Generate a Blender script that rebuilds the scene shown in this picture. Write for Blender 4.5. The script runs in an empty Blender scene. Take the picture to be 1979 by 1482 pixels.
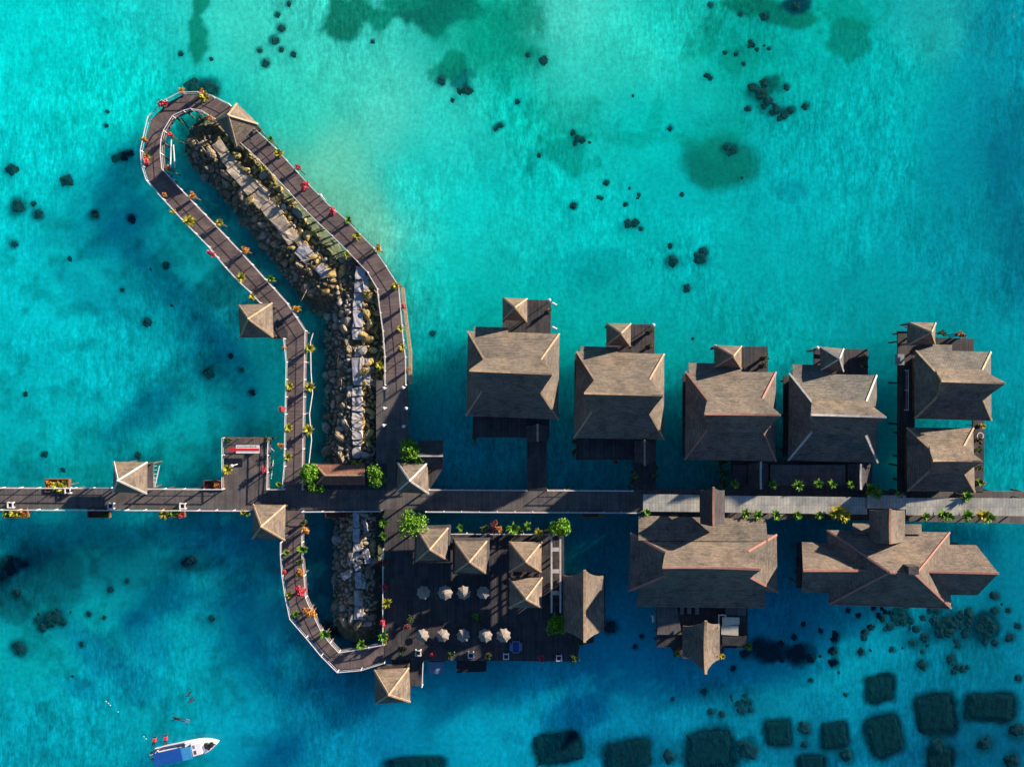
import bpy, bmesh, math, random
import numpy as np
from mathutils import Vector, Matrix
from math import radians as RD, sin, cos, pi
random.seed(7)
S = bpy.context.scene
C = S.collection
# ---------------- camera, world, sun, exposure ----------------
HC = 107.0                     # drone height above the lagoon, metres
PXM = 14.0                     # photo pixels per metre at water level
cam = bpy.data.objects.new('camera', bpy.data.cameras.new('camera')); C.objects.link(cam)
cam.location = (0, 0, HC); cam.rotation_euler = (0, 0, 0)
cam.data.sensor_fit = 'HORIZONTAL'
cam.data.angle = 2*math.atan((1979/PXM/2)/HC)
cam.data.clip_start = 1; cam.data.clip_end = 6000
S.camera = cam
SUN_EL, SX, SY = RD(15.5), 0.815, 0.58
w = bpy.data.worlds.new('World'); S.world = w; w.use_nodes = True
nt = w.node_tree; bg = nt.nodes['Background']
sky = nt.nodes.new('ShaderNodeTexSky'); sky.sky_type = 'NISHITA'; sky.sun_disc = False
sky.sun_elevation = SUN_EL; sky.sun_rotation = math.atan2(SX, SY)
sky.air_density = 1.0; sky.dust_density = 0.1; sky.ozone_density = 6.0
nt.links.new(sky.outputs[0], bg.inputs[0]); bg.inputs[1].default_value = 0.06
sl = bpy.data.lights.new('sun', 'SUN'); sl.energy = 5.0; sl.angle = RD(0.9); sl.color = (1.0, 0.87, 0.73)
sun = bpy.data.objects.new('sun', sl); C.objects.link(sun)
n = math.hypot(SX, SY)
sdir = Vector((SX/n*cos(SUN_EL), SY/n*cos(SUN_EL), sin(SUN_EL)))
sun.rotation_euler = sdir.to_track_quat('Z', 'Y').to_euler()
S.view_settings.view_transform = 'Standard'; S.view_settings.look = 'None'
S.view_settings.exposure = 1.35; S.view_settings.gamma = 1.0
S.view_settings.use_curve_mapping = False
# ---------------- helpers ----------------
def W(px, py, z=0.0):
    k = (HC-z)/HC/PXM
    return Vector(((px-989.5)*k, (741-py)*k, z))
def lin(c):
    return tuple(((x/255)/12.92 if x/255 <= .04045 else ((x/255+.055)/1.055)**2.4) for x in c)
class MB:
    def __init__(s): s.v = []; s.f = []; s.sm = False
    def poly(s, pts):
        i = len(s.v); s.v += [tuple(p) for p in pts]; s.f.append(tuple(range(i, i+len(pts))))
    def box(s, a, b, rz=0, c=None):
        a = Vector(a); b = Vector(b); m = (a+b)/2 if c is None else Vector(c)
        i = len(s.v)
        for z in (a.z, b.z):
            for x, y in ((a.x, a.y), (b.x, a.y), (b.x, b.y), (a.x, b.y)):
                p = Vector((x-m.x, y-m.y, 0)); q = Vector((p.x*cos(rz)-p.y*sin(rz), p.x*sin(rz)+p.y*cos(rz), 0))
                s.v.append((m.x+q.x, m.y+q.y, z))
        for f in ((3,2,1,0), (4,5,6,7), (0,1,5,4), (1,2,6,5), (2,3,7,6), (3,0,4,7)): s.f.append(tuple(i+k for k in f))
    def prism(s, pts, z0, z1):
        pts = [Vector((p[0], p[1])) for p in pts]
        ar = sum(pts[i].x*pts[(i+1)%len(pts)].y-pts[(i+1)%len(pts)].x*pts[i].y for i in range(len(pts)))
        if ar < 0: pts.reverse()
        n = len(pts); i = len(s.v)
        s.v += [(p.x, p.y, z0) for p in pts]+[(p.x, p.y, z1) for p in pts]
        s.f.append(tuple(range(i+n, i+2*n))); s.f.append(tuple(range(i+n-1, i-1, -1)))
        for k in range(n): s.f.append((i+k, i+(k+1)%n, i+n+(k+1)%n, i+n+k))
    def bar(s, a, b, wd, ht=None, up=None):
        a = Vector(a); b = Vector(b); ht = ht or wd; d = (b-a)
        if d.length < 1e-6: return
        d.normalize(); up = up or Vector((0, 0, 1))
        if abs(d.dot(up)) > .98: up = Vector((1, 0, 0))
        r = d.cross(up).normalized(); u = r.cross(d)
        i = len(s.v)
        for p in (a, b):
            for x, y in ((-1,-1), (1,-1), (1,1), (-1,1)): s.v.append(tuple(p+r*x*wd/2+u*y*ht/2))
        for f in ((0,1,2,3), (7,6,5,4), (0,4,5,1), (1,5,6,2), (2,6,7,3), (3,7,4,0)): s.f.append(tuple(i+k for k in f))
    def tube(s, a, b, r0, r1=None, n=8):
        a = Vector(a); b = Vector(b); r1 = r0 if r1 is None else r1; d = (b-a).normalized()
        up = Vector((1, 0, 0)) if abs(d.z) > .9 else Vector((0, 0, 1))
        r = d.cross(up).normalized(); u = r.cross(d); i = len(s.v)
        for p, q in ((a, r0), (b, r1)):
            for k in range(n):
                t = 2*pi*k/n; s.v.append(tuple(p+r*cos(t)*q+u*sin(t)*q))
        for k in range(n): s.f.append((i+k, i+n+k, i+n+(k+1)%n, i+(k+1)%n))
        s.f.append(tuple(range(i, i+n))); s.f.append(tuple(range(i+2*n-1, i+n-1, -1)))
    def build(s, name, mat, parent=None, rz=None, origin=None, smooth=False):
        off = Vector((0, 0, 0))
        if parent is not None: off = world_of(parent)
        elif origin is not None: off = Vector(origin)
        me = bpy.data.meshes.new(name)
        me.from_pydata([(x-off.x, y-off.y, z-off.z) for x, y, z in s.v], [], s.f); me.update()
        uvs(me, rz or 0)
        if smooth: me.polygons.foreach_set('use_smooth', [True]*len(me.polygons))
        me.materials.append(M[mat])
        o = bpy.data.objects.new(name, me); C.objects.link(o)
        if parent is not None: o.parent = parent
        else: o.location = off
        return o
def world_of(o):
    v = Vector((0, 0, 0))
    while o is not None: v = v+o.location; o = o.parent
    return v
def uvs(me, rz):
    uv = me.uv_layers.new(name='UVMap').data
    cr, sr = cos(rz), sin(rz)
    for p in me.polygons:
        nn = p.normal
        if abs(nn.z) > .985: u = Vector((cr, sr, 0)); v = Vector((-sr, cr, 0))
        else: u = Vector((-nn.y, nn.x, 0)).normalized(); v = nn.cross(u)
        for li in p.loop_indices:
            c = me.vertices[me.loops[li].vertex_index].co
            uv[li].uv = (c.dot(u), c.dot(v))
def tag(o, label=None, cat=None, group=None, kind=None):
    if label: o['label'] = label
    if cat: o['category'] = cat
    if group: o['group'] = group
    if kind: o['kind'] = kind
    return o
def thing(name, loc, label, cat, group=None):
    o = bpy.data.objects.new(name, None); C.objects.link(o); o.location = loc; o.empty_display_size = .3
    return tag(o, label, cat, group)
def copy_tree(o, parent=None):
    c = o.copy(); C.objects.link(c)
    if parent is not None: c.parent = parent
    for ch in KIDS.get(o.name, []): copy_tree(ch, c)
    return c
KIDS = {}
def reg(o, *ch): KIDS[o.name] = list(ch)
def adopt(o):
    KIDS[o.name] = [c for c in C.objects if c.parent == o]
    for c in KIDS[o.name]: adopt(c)
ORD = ['first','second','third','fourth','fifth','sixth','seventh','eighth','ninth','tenth','eleventh','twelfth','thirteenth','fourteenth','fifteenth','sixteenth','seventeenth','eighteenth','nineteenth','twentieth','twenty-first','twenty-second','twenty-third','twenty-fourth','twenty-fifth','twenty-sixth','twenty-seventh','twenty-eighth','twenty-ninth','thirtieth']
# ---------------- materials ----------------
M = {}
def mat(name, rough=.8):
    m = bpy.data.materials.new(name); m.use_nodes = True; M[name] = m
    b = m.node_tree.nodes['Principled BSDF']; b.inputs['Roughness'].default_value = rough
    b.inputs['Specular IOR Level'].default_value = .25
    return m, m.node_tree, b
def N(t, typ, **k):
    n = t.nodes.new(typ)
    for a, v in k.items():
        if a.startswith('i_'): n.inputs[a[2:].replace('_', ' ')].default_value = v
        else: setattr(n, a, v)
    return n
def ramp(t, fac, stops):
    r = N(t, 'ShaderNodeValToRGB'); e = r.color_ramp.elements
    e[0].position, e[0].color = stops[0][0], (*stops[0][1], 1)
    e[1].position, e[1].color = stops[-1][0], (*stops[-1][1], 1)
    for p, c in stops[1:-1]:
        x = e.new(p); x.color = (*c, 1)
    t.links.new(fac, r.inputs[0]); return r.outputs[0]
def mixc(t, a, b, fac, mode='MIX'):
    m = N(t, 'ShaderNodeMix', data_type='RGBA', blend_type=mode)
    for s, v in ((6, a), (7, b), (0, fac)):
        if hasattr(v, 'links'): t.links.new(v, m.inputs[s])
        elif s == 0: m.inputs[0].default_value = v
        else: m.inputs[s].default_value = (*v, 1)
    return m.outputs[2]
def noisy(name, c1, c2, scale=3, rough=.8, bump=0, det=4, c3=None):
    m, t, b = mat(name, rough)
    g = N(t, 'ShaderNodeNewGeometry'); no = N(t, 'ShaderNodeTexNoise', i_Scale=scale, i_Detail=det, i_Roughness=.6)
    t.links.new(g.outputs['Position'], no.inputs['Vector'])
    st = [(.32, c1), (.68, c2)] if c3 is None else [(.3, c1), (.52, c2), (.72, c3)]
    t.links.new(ramp(t, no.outputs['Fac'], st), b.inputs['Base Color'])
    if bump:
        bp = N(t, 'ShaderNodeBump', i_Strength=bump, i_Distance=.1)
        t.links.new(no.outputs['Fac'], bp.inputs['Height']); t.links.new(bp.outputs[0], b.inputs['Normal'])
    return m
def shingle(name, c1, c2, row=.26):
    m, t, b = mat(name, .9)
    uv = N(t, 'ShaderNodeTexCoord'); g = N(t, 'ShaderNodeNewGeometry')
    br = N(t, 'ShaderNodeTexBrick', i_Scale=1.0, i_Mortar_Size=.018, i_Bias=0.0, i_Brick_Width=.34, i_Row_Height=row, i_Mortar_Smooth=.4)
    br.inputs['Color1'].default_value = (*c1, 1); br.inputs['Color2'].default_value = (*c2, 1)
    br.inputs['Mortar'].default_value = (*[x*.35 for x in c1], 1)
    t.links.new(uv.outputs['UV'], br.inputs['Vector'])
    n1 = N(t, 'ShaderNodeTexNoise', i_Scale=.55, i_Detail=6, i_Roughness=.65); t.links.new(g.outputs['Position'], n1.inputs['Vector'])
    r1 = ramp(t, n1.outputs['Fac'], [(.3, (.62,.62,.64)), (.5, (1,1,1)), (.72, (1.25,1.2,1.12))])
    c = mixc(t, br.outputs['Color'], r1, 1.0, 'MULTIPLY')
    n3 = N(t, 'ShaderNodeTexNoise', i_Scale=.16, i_Detail=3, i_Roughness=.5); t.links.new(g.outputs['Position'], n3.inputs['Vector'])
    c = mixc(t, c, ramp(t, n3.outputs['Fac'], [(.35, (.80,.82,.85)), (.5, (1,1,1)), (.65, (1.16,1.1,1.02))]), 1.0, 'MULTIPLY')
    # long weather streaks down the slope and darker courses
    mp = N(t, 'ShaderNodeMapping'); mp.inputs['Scale'].default_value = (.45, 2.6, 1); t.links.new(uv.outputs['UV'], mp.inputs[0])
    n2 = N(t, 'ShaderNodeTexNoise', i_Scale=1.3, i_Detail=5, i_Roughness=.7); t.links.new(mp.outputs[0], n2.inputs['Vector'])
    r2 = ramp(t, n2.outputs['Fac'], [(.34, (.66,.64,.62)), (.5, (1,1,1)), (.7, (1.18,1.15,1.1))])
    c = mixc(t, c, r2, 1.0, 'MULTIPLY')
    t.links.new(c, b.inputs['Base Color'])
    bp = N(t, 'ShaderNodeBump', i_Strength=.6, i_Distance=.05); t.links.new(br.outputs['Fac'], bp.inputs['Height']); bp.invert = True
    t.links.new(bp.outputs[0], b.inputs['Normal'])
def planks(name, c1, c2, width=.16, rough=.8, streak=.55, gap=.35):
    m, t, b = mat(name, rough)
    uv = N(t, 'ShaderNodeTexCoord'); g = N(t, 'ShaderNodeNewGeometry')
    br = N(t, 'ShaderNodeTexBrick', i_Scale=1.0, i_Mortar_Size=.012, i_Bias=0.0, i_Brick_Width=width, i_Row_Height=3.1)
    br.offset = .0
    br.inputs['Color1'].default_value = (*c1, 1); br.inputs['Color2'].default_value = (*c2, 1)
    br.inputs['Mortar'].default_value = (*[x*gap for x in c1], 1)
    t.links.new(uv.outputs['UV'], br.inputs['Vector'])
    n1 = N(t, 'ShaderNodeTexNoise', i_Scale=streak, i_Detail=7, i_Roughness=.65); t.links.new(g.outputs['Position'], n1.inputs['Vector'])
    r1 = ramp(t, n1.outputs['Fac'], [(.3, (.6,.62,.65)), (.5, (1,1,1)), (.7, (1.42,1.35,1.28))])
    t.links.new(mixc(t, br.outputs['Color'], r1, 1.0, 'MULTIPLY'), b.inputs['Base Color'])
def leafy(name, c1, c2, c3):
    m, t, b = mat(name, .6)
    g = N(t, 'ShaderNodeNewGeometry')
    t.links.new(ramp(t, g.outputs['Random Per Island'], [(.0, c1), (.5, c2), (1, c3)]), b.inputs['Base Color'])
shingle('shingle_brown', (.145,.12,.095), (.20,.163,.127))
shingle('shingle_grey', (.125,.112,.095), (.17,.155,.13))
shingle('shingle_thatch', (.16,.125,.095), (.235,.183,.138), .2)
shingle('shingle_dark', (.055,.05,.05), (.08,.072,.07))
planks('deck_brown', (.095,.083,.076), (.135,.117,.106))
planks('deck_dark', (.042,.038,.04), (.078,.068,.066))
planks('deck_red', (.115,.085,.078), (.165,.125,.115))
planks('metal_roof', (.34,.325,.275), (.43,.415,.35), .42, .5)
planks('terracotta', (.17,.075,.05), (.21,.10,.065), .5)
noisy('cap_tan', (.28,.185,.11), (.48,.33,.20), 2, .7)
noisy('cap_pink', (.34,.13,.095), (.38,.20,.145), 2, .7)
noisy('cap_pale', (.36,.33,.30), (.56,.52,.47), 2, .7)
noisy('white_paint', (.55,.51,.49), (.75,.71,.68), 1.5, .5)
noisy('wall_wood', (.10,.06,.035), (.17,.105,.065), 1.2, .8)
noisy('dark_wood', (.045,.032,.026), (.08,.058,.045), 2, .8)
noisy('pile_wood', (.08,.065,.05), (.14,.115,.09), 2, .9)
noisy('glass', (.02,.03,.04), (.04,.05,.06), 1, .1)
noisy('concrete', (.30,.275,.26), (.47,.43,.40), 1.4, .9, .3)
noisy('concrete_brown', (.26,.20,.14), (.52,.42,.31), 1.3, .9, .5)
noisy('concrete_grey', (.24,.23,.235), (.47,.45,.455), 1.6, .9, .4)
noisy('rock_grey', (.17,.15,.12), (.50,.44,.36), 1.1, .95, .5)
noisy('rock_gold', (.18,.12,.035), (.62,.46,.19), 1.0, .95, .5)
noisy('rock_brown', (.16,.12,.075), (.44,.34,.22), 1.0, .95, .5)
noisy('mound', (.07,.055,.03), (.19,.15,.09), 1.5, 1, .5)
noisy('coral', (.002,.010,.016), (.006,.024,.027), 2.2, 1, .6)
noisy('reef', (.0,.005,.009), (.001,.013,.012), 1.6, 1, .8)
noisy('pot', (.25,.10,.06), (.34,.16,.09), 3, .8)
noisy('soil_box', (.12,.055,.03), (.19,.09,.045), 3, .8)
noisy('bark', (.10,.07,.045), (.17,.12,.08), 4, .9)
noisy('canvas', (.21,.175,.14), (.30,.25,.205), 2, .9)
noisy('canvas_grey', (.13,.13,.14), (.20,.20,.22), 2, .9)
noisy('canvas_cream', (.46,.42,.32), (.56,.52,.40), 2, .9)
noisy('boat_white', (.78,.74,.74), (.86,.84,.84), 2, .3)
noisy('boat_blue', (.01,.07,.30), (.012,.09,.36), 1, .5)
noisy('boat_light_blue', (.03,.22,.48), (.05,.28,.55), 1, .4)
noisy('black', (.012,.012,.014), (.03,.03,.034), 3, .6)
noisy('red_cloth', (.55,.03,.06), (.65,.05,.08), 3, .8)
noisy('sign_red', (.60,.01,.03), (.65,.015,.035), 3, .6)
noisy('skin', (.36,.20,.13), (.42,.24,.16), 5, .6)
noisy('hair', (.02,.013,.01), (.035,.022,.016), 9, .6)
noisy('wetsuit', (.01,.02,.035), (.02,.035,.05), 5, .5)
noisy('blue_panel', (.10,.17,.27), (.15,.23,.34), 1, .3)
noisy('lounger_grey', (.20,.20,.21), (.27,.27,.28), 3, .8)
leafy('leaf_yellow', (.16,.19,.012), (.38,.34,.02), (.55,.42,.05))
leafy('leaf_green', (.03,.09,.008), (.10,.24,.015), (.22,.40,.02))
leafy('leaf_bright', (.03,.10,.005), (.10,.27,.01), (.24,.43,.02))
leafy('leaf_dark', (.012,.035,.008), (.03,.08,.012), (.07,.14,.02))
leafy('leaf_red', (.25,.02,.02), (.62,.04,.07), (.75,.12,.16))
leafy('leaf_orange', (.30,.10,.02), (.58,.22,.03), (.60,.35,.06))
leafy('leaf_maroon', (.05,.012,.012), (.14,.025,.03), (.22,.05,.05))
for k_ in ('coral', 'reef', 'mound', 'rock_grey', 'rock_brown', 'rock_gold'): M[k_].node_tree.nodes['Principled BSDF'].inputs['Specular IOR Level'].default_value = 0.05
# ---------------- lagoon: seabed and water ----------------
# coral heads: x, y, radius in photo pixels
CO = '33,401,12;72,414,9;26,472,6;182,415,9;63,394,5;21,327,12;127,350,13;253,423,8;203,242,4;348,103,5;407,114,4;530,78,7;543,95,5;513,123,7;535,28,5;557,7,5;133,500,5;320,513,6;853,156,8;902,173,11;888,175,6;874,193,4;720,80,4;1000,196,5;958,248,5;967,242,5;1049,117,8;1020,106,5;1108,256,6;1116,267,7;1126,270,6;1112,276,5;1139,274,3;1042,300,4;1217,363,3;1157,381,4;1163,383,4;1209,395,5;1235,376,4;1233,382,3;1109,398,7;1228,431,8;1224,184,3;1296,475,5;1302,504,11;1358,484,7;1363,489,5;1353,499,13;1318,376,4;1557,205,7;1373,9,5;1431,28,4;1451,80,5;1457,87,4;1464,95,4;1478,87,3;1487,93,4;1401,101,4;1423,104,4;1438,123,4;1367,145,6;1374,150,5;1295,248,5;1435,343,3;1539,10,10;1477,32,8;1405,284,6;1418,290,7;1412,296,5;402,722,11;282,622,8;465,715,5;486,758,6;47,762,5;836,645,5;1327,557,7;1340,655,3;206,215,4;235,560,4;330,590,3;445,688,5;290,520,3;1455,168,10;1470,180,12;1485,196,10;1478,160,8;1502,212,9;1516,222,9;1528,212,7;1508,228,6;375,169,16;403,171,17;'
CO += '1466,1250,12;1480,1262,14;1494,1256,12;1492,1270,8;1530,1264,10;1544,1258,12;1552,1268,10;1538,1274,8;1439,1264,8;1510,1243,5;1536,1232,6;1554,1207,5;1587,1220,5;1616,1227,7;1613,1237,6;1610,1259,8;1611,1280,9;1673,1223,7;1671,1234,6;1665,1260,7;1684,1258,3;1725,1256,5;1764,1243,6;1783,1285,10;1784,1260,4;1838,1274,9;1773,1216,8;1788,1233,9;1762,1200,7;1745,1185,8;1730,1196,7;1752,1172,6;1818,1223,10;1833,1221,12;1846,1205,14;1832,1200,9;1820,1208,8;1866,1226,8;1858,1190,8;1872,1182,8;1906,1201,12;1894,1213,12;1918,1215,11;1906,1226,10;1924,1243,7;1904,1243,5;1953,1233,9;1924,1181,7;1924,1151,8;1969,1210,7;1969,1312,6;1417,1292,5;1300,1352,4;1374,1376,6;1396,1380,4;1568,1315,5;1635,1343,4;1622,1301,3;1240,1230,4;1228,1250,5;1179,1212,12;1436,1373,6;1425,1362,5;1447,1358,6;1440,1345,4;1452,1373,5;1700,1190,6;1640,1180,5;1660,1190,5;1690,1175,5;1800,1180,7;1785,1195,6;1845,1300,5;1870,1290,4;1950,1180,5;1447,1449,17;1555,1408,13;1293,1463,14;1813,1443,15;1904,1439,14;1636,1461,13;1957,1472,15;1967,1412,15;1432,1445,14;1555,1440,7;'
CO += '33,1250,11;38,1258,9;92,1196,11;104,1194,11;80,1212,7;96,1206,8;120,1205,5;170,1187,5;200,1194,4;156,1246,5;212,1140,6;244,1124,4;12,1088,15;18,1100,14;30,1147,8;407,1196,6;138,1308,3;360,1088,9;372,1083,7;265,880,6;84,878,6;120,908,5;236,300,10;222,306,7;250,296,7'
cr = random.Random(9)
for cx_, cy_, sx_, sy_, n_ in ((1815,1212,58,20,30),(1490,1260,24,8,10),(1540,1266,20,8,8),(1740,1190,22,14,12),(1900,1212,24,16,12),(1850,1292,50,18,5),(1430,1362,30,16,9),(95,1200,24,10,8),(1490,200,20,22,6),(1465,90,24,14,2),(1230,400,30,34,3),(540,90,20,20,3)):
    for _ in range(n_):
        CO += ';%.0f,%.0f,%.1f' % (cr.gauss(cx_, sx_), cr.gauss(cy_, sy_), cr.choice((2.5,3.5,4.5,6,7.5)))
def vnoise(X, Y, s, seed):
    r = np.random.RandomState(seed).rand(256, 256)
    x = X/s+1000.37; y = Y/s+1000.71
    xi = np.floor(x).astype(int); yi = np.floor(y).astype(int); fx = x-xi; fy = y-yi
    fx = fx*fx*(3-2*fx); fy = fy*fy*(3-2*fy)
    g = lambda a, b: r[a % 256, b % 256]
    return (g(xi,yi)*(1-fx)+g(xi+1,yi)*fx)*(1-fy)+(g(xi,yi+1)*(1-fx)+g(xi+1,yi+1)*fx)*fy
def fbm(X, Y, s, seed, o=4):
    a = 0; k = .5; t = 0
    for i in range(o): a = a+k*vnoise(X, Y, s/2**i, seed+i); t += k; k *= .55
    return a/t
SEA = [(0,0,0,205,196),(200,200,0,216,202),(60,120,0,210,200),(350,200,0,212,196),(500,60,60,214,190),(640,160,60,212,186),(720,250,80,208,184),(640,330,105,204,170),(690,430,112,204,172),
(560,200,40,205,180),(800,330,0,205,190),(900,400,0,200,188),(850,520,0,196,184),(1000,200,0,192,170),(960,60,0,165,135),(1100,40,75,212,190),(1200,90,40,204,182),(1300,30,20,200,180),(1250,250,0,190,176),(1050,350,0,195,182),(1300,420,0,182,178),
(1420,100,0,165,148),(1600,60,0,172,158),(1800,60,30,175,168),(1720,160,0,175,168),(1880,130,0,150,162),(1950,60,0,135,150),(1960,300,0,112,132),(1979,500,0,118,136),(1850,300,0,140,152),(1700,300,0,168,168),(1550,400,0,170,170),(1850,500,0,138,150),
(1500,550,0,165,165),(1200,480,0,188,180),(950,620,0,182,172),(1150,600,0,174,168),(1300,620,0,168,165),(1500,630,0,165,165),(1700,600,0,152,156),(1930,650,0,150,160),(1950,850,0,142,152),(1950,950,0,150,155),(1720,760,0,140,148),
(50,350,0,200,195),(50,500,0,196,196),(100,620,0,190,192),(200,720,0,186,190),(80,850,0,176,178),(330,850,0,174,176),(400,700,0,160,168),(430,800,0,172,176),(250,560,0,176,182),(350,480,0,190,192),(200,420,0,185,188),(230,330,0,192,192),
(500,750,0,150,158),(360,920,0,140,140),(480,900,0,130,130),(150,920,0,150,150),(620,650,0,135,145),(640,780,0,120,130),(600,560,0,145,150),(500,460,0,150,158),(400,330,0,155,160),(380,250,0,175,165),(430,380,0,150,158),(620,860,0,110,120),
(850,700,0,165,165),(850,850,0,168,170),(960,900,0,165,170),(1100,720,0,165,165),(1150,900,0,145,150),(1300,800,0,150,155),(1330,920,0,135,142),(1510,800,0,140,148),(850,1000,0,110,125),(1150,1020,0,115,130),
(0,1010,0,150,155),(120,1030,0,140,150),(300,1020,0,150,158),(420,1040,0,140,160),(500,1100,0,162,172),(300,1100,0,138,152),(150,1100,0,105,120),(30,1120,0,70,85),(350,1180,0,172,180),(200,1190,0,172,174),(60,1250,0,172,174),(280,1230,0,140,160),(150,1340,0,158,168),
(60,1430,0,150,165),(380,1260,0,170,182),(300,1350,0,174,182),(230,1290,0,135,158),(450,1230,0,155,172),(550,1250,0,152,172),(480,1380,0,156,176),(600,1400,0,138,168),(520,1450,0,140,170),(750,1420,0,122,162),(900,1370,0,155,180),(850,1310,0,158,182),(1050,1330,0,164,188),
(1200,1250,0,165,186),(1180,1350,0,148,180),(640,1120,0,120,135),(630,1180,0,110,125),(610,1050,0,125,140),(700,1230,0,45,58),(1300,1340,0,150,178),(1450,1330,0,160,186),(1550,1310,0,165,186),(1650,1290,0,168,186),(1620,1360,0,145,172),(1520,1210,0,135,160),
(1540,1050,0,130,150),(1700,1230,0,148,172),(1900,1050,0,125,145),(1950,1120,0,118,140),(1950,1250,0,122,146),(1850,1290,0,130,155),(1750,1340,0,128,155),(1900,1330,0,115,142),(1400,1400,0,128,160),(1600,1450,0,105,138),(1800,1440,0,92,125),(1979,1482,0,90,120),(1150,1410,0,130,165),(1250,1420,0,120,155)]
# seagrass, weed, deeper pockets, and soft shade of loop, gazebo and walkway painted in: (x, y, rx, ry, angle, strength, colour)
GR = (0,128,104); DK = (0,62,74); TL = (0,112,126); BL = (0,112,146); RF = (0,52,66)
PATCH = [(378,60,26,62,8,.8,GR),(388,12,26,22,0,.75,GR),(668,32,46,44,0,.9,(0,120,98)),(735,45,22,22,0,.8,GR),(860,12,75,48,10,.95,(0,112,96)),(780,5,40,14,0,.8,GR),(960,75,105,80,15,.55,(0,140,112)),(875,120,36,32,20,.75,GR),(895,160,30,24,40,.75,(0,95,92)),(1048,115,30,30,0,.5,GR),(1000,40,60,60,0,.5,GR),
(1345,85,26,30,0,.4,GR),(1378,60,16,50,-15,.4,GR),(1500,22,72,22,-8,.75,(0,105,85)),(1539,10,26,14,0,.8,DK),(1635,72,45,34,0,.7,(0,118,100)),(1650,25,60,28,0,.5,GR),(1476,175,36,34,0,.85,(0,92,82)),(1512,214,30,16,-10,.85,(0,84,80)),(1430,120,50,30,30,.45,GR),
(1393,318,72,54,0,.95,(0,124,110)),(1385,262,48,40,0,.4,(0,146,124)),(1412,288,20,14,0,.8,(0,96,88)),(1093,292,72,46,0,.65,(0,140,124)),(1100,240,70,50,0,.35,GR),(1220,270,80,14,0,.35,GR),(1260,235,14,40,-20,.3,GR),(1150,520,60,50,0,.3,TL),(1530,365,36,26,0,.4,TL),
(235,330,62,26,8,.35,(0,95,105)),(210,375,70,36,-25,.25,TL),(150,470,60,30,-40,.25,TL),(260,470,90,40,-35,.15,BL),(170,560,110,30,-40,.25,BL),(300,560,60,30,0,.35,TL),(410,690,50,35,-30,.35,TL),(370,640,40,25,0,.3,TL),(240,870,90,26,-35,.2,TL),(270,905,80,20,0,.25,DK),(60,905,50,20,0,.4,TL),  # tones left of the loop and by the gazebo carry painted shadow
(190,1085,200,42,-3,.3,DK),(90,1110,90,40,-8,.45,DK),(370,1085,60,22,0,.35,DK),(20,1095,32,30,0,.8,(0,28,42)),(20,1170,36,30,0,.55,DK),(430,1050,90,40,0,.2,BL),(220,1290,120,30,-38,.5,BL),(280,1230,60,30,-40,.4,BL),(150,1330,40,20,-20,.5,BL),(430,1160,80,26,0,.3,BL),  # dark band below the walkway is partly its shadow, painted in
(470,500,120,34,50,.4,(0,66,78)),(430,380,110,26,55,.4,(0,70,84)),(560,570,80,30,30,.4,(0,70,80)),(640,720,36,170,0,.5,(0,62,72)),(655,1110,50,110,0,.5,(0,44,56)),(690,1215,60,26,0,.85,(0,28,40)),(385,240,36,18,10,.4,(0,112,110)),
(1740,1190,34,26,0,.8,(0,70,82)),(1830,1215,95,34,4,.6,(0,70,88)),(1905,1212,26,24,0,.85,RF),(1480,1255,40,22,0,.6,RF),(1540,1262,36,22,0,.6,RF),(1430,1355,60,34,-20,.3,TL),(1870,1270,70,30,0,.35,TL),(1790,1240,60,20,0,.4,TL),
(1950,420,30,200,10,.3,(0,92,118)),(1700,1400,280,60,-8,.25,(0,90,120)),(1450,1450,500,26,-2,.4,(0,80,110)),(1840,1440,170,50,-5,.35,(0,72,104))]
REEF = [(1702,1331,54,50,2),(1914,1367,98,52,-3),(1808,1382,76,74,8),(1712,1421,70,78,15),(1613,1420,54,52,6),(1505,1418,52,50,4),(1373,1450,96,74,5),(1215,1460,92,58,6),(1076,1447,96,62,10),(1568,1478,52,34,0),(1818,1468,50,44,0),(803,1478,112,26,3)]
xs = np.arange(-76, 76.01, .32); ys = np.arange(-58, 58.01, .32)
ext = np.array([90, 130, 220, 500, 1200, 3000.])
def grid(xs, ys):
    X = np.concatenate([-ext[::-1], xs, ext]); Y = np.concatenate([-ext[::-1], ys, ext])
    return np.meshgrid(X, Y)
def seacol(X, Y):
    kk = HC/(HC+1.2); PX = X*PXM*kk+989.5; PY = 741-Y*PXM*kk
    ox = (fbm(X, Y, 9, 3)-.5)*90; oy = (fbm(X, Y, 9, 33)-.5)*90
    A = PX+ox; B = PY+oy
    num = np.zeros(X.shape+(3,)); den = np.zeros(X.shape)
    for x, y, r, g, b in SEA:
        d = np.hypot(A-x, B-y); wt = 1/(d**3.2+60**3.2)
        num += wt[..., None]*np.array(lin((r, g, b))); den += wt
    return num/den[..., None], PX, PY
def patchmask(PX, PY, x, y, rx, ry, a, rag, soft):
    t = RD(a); dx = PX-x; dy = PY-y
    u = (dx*cos(t)-dy*sin(t))/rx; v = (dx*sin(t)+dy*cos(t))/ry
    d = np.hypot(u, v)+(rag-.5)*1.9
    return np.clip((1+soft/2-d)/soft, 0, 1)
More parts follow.
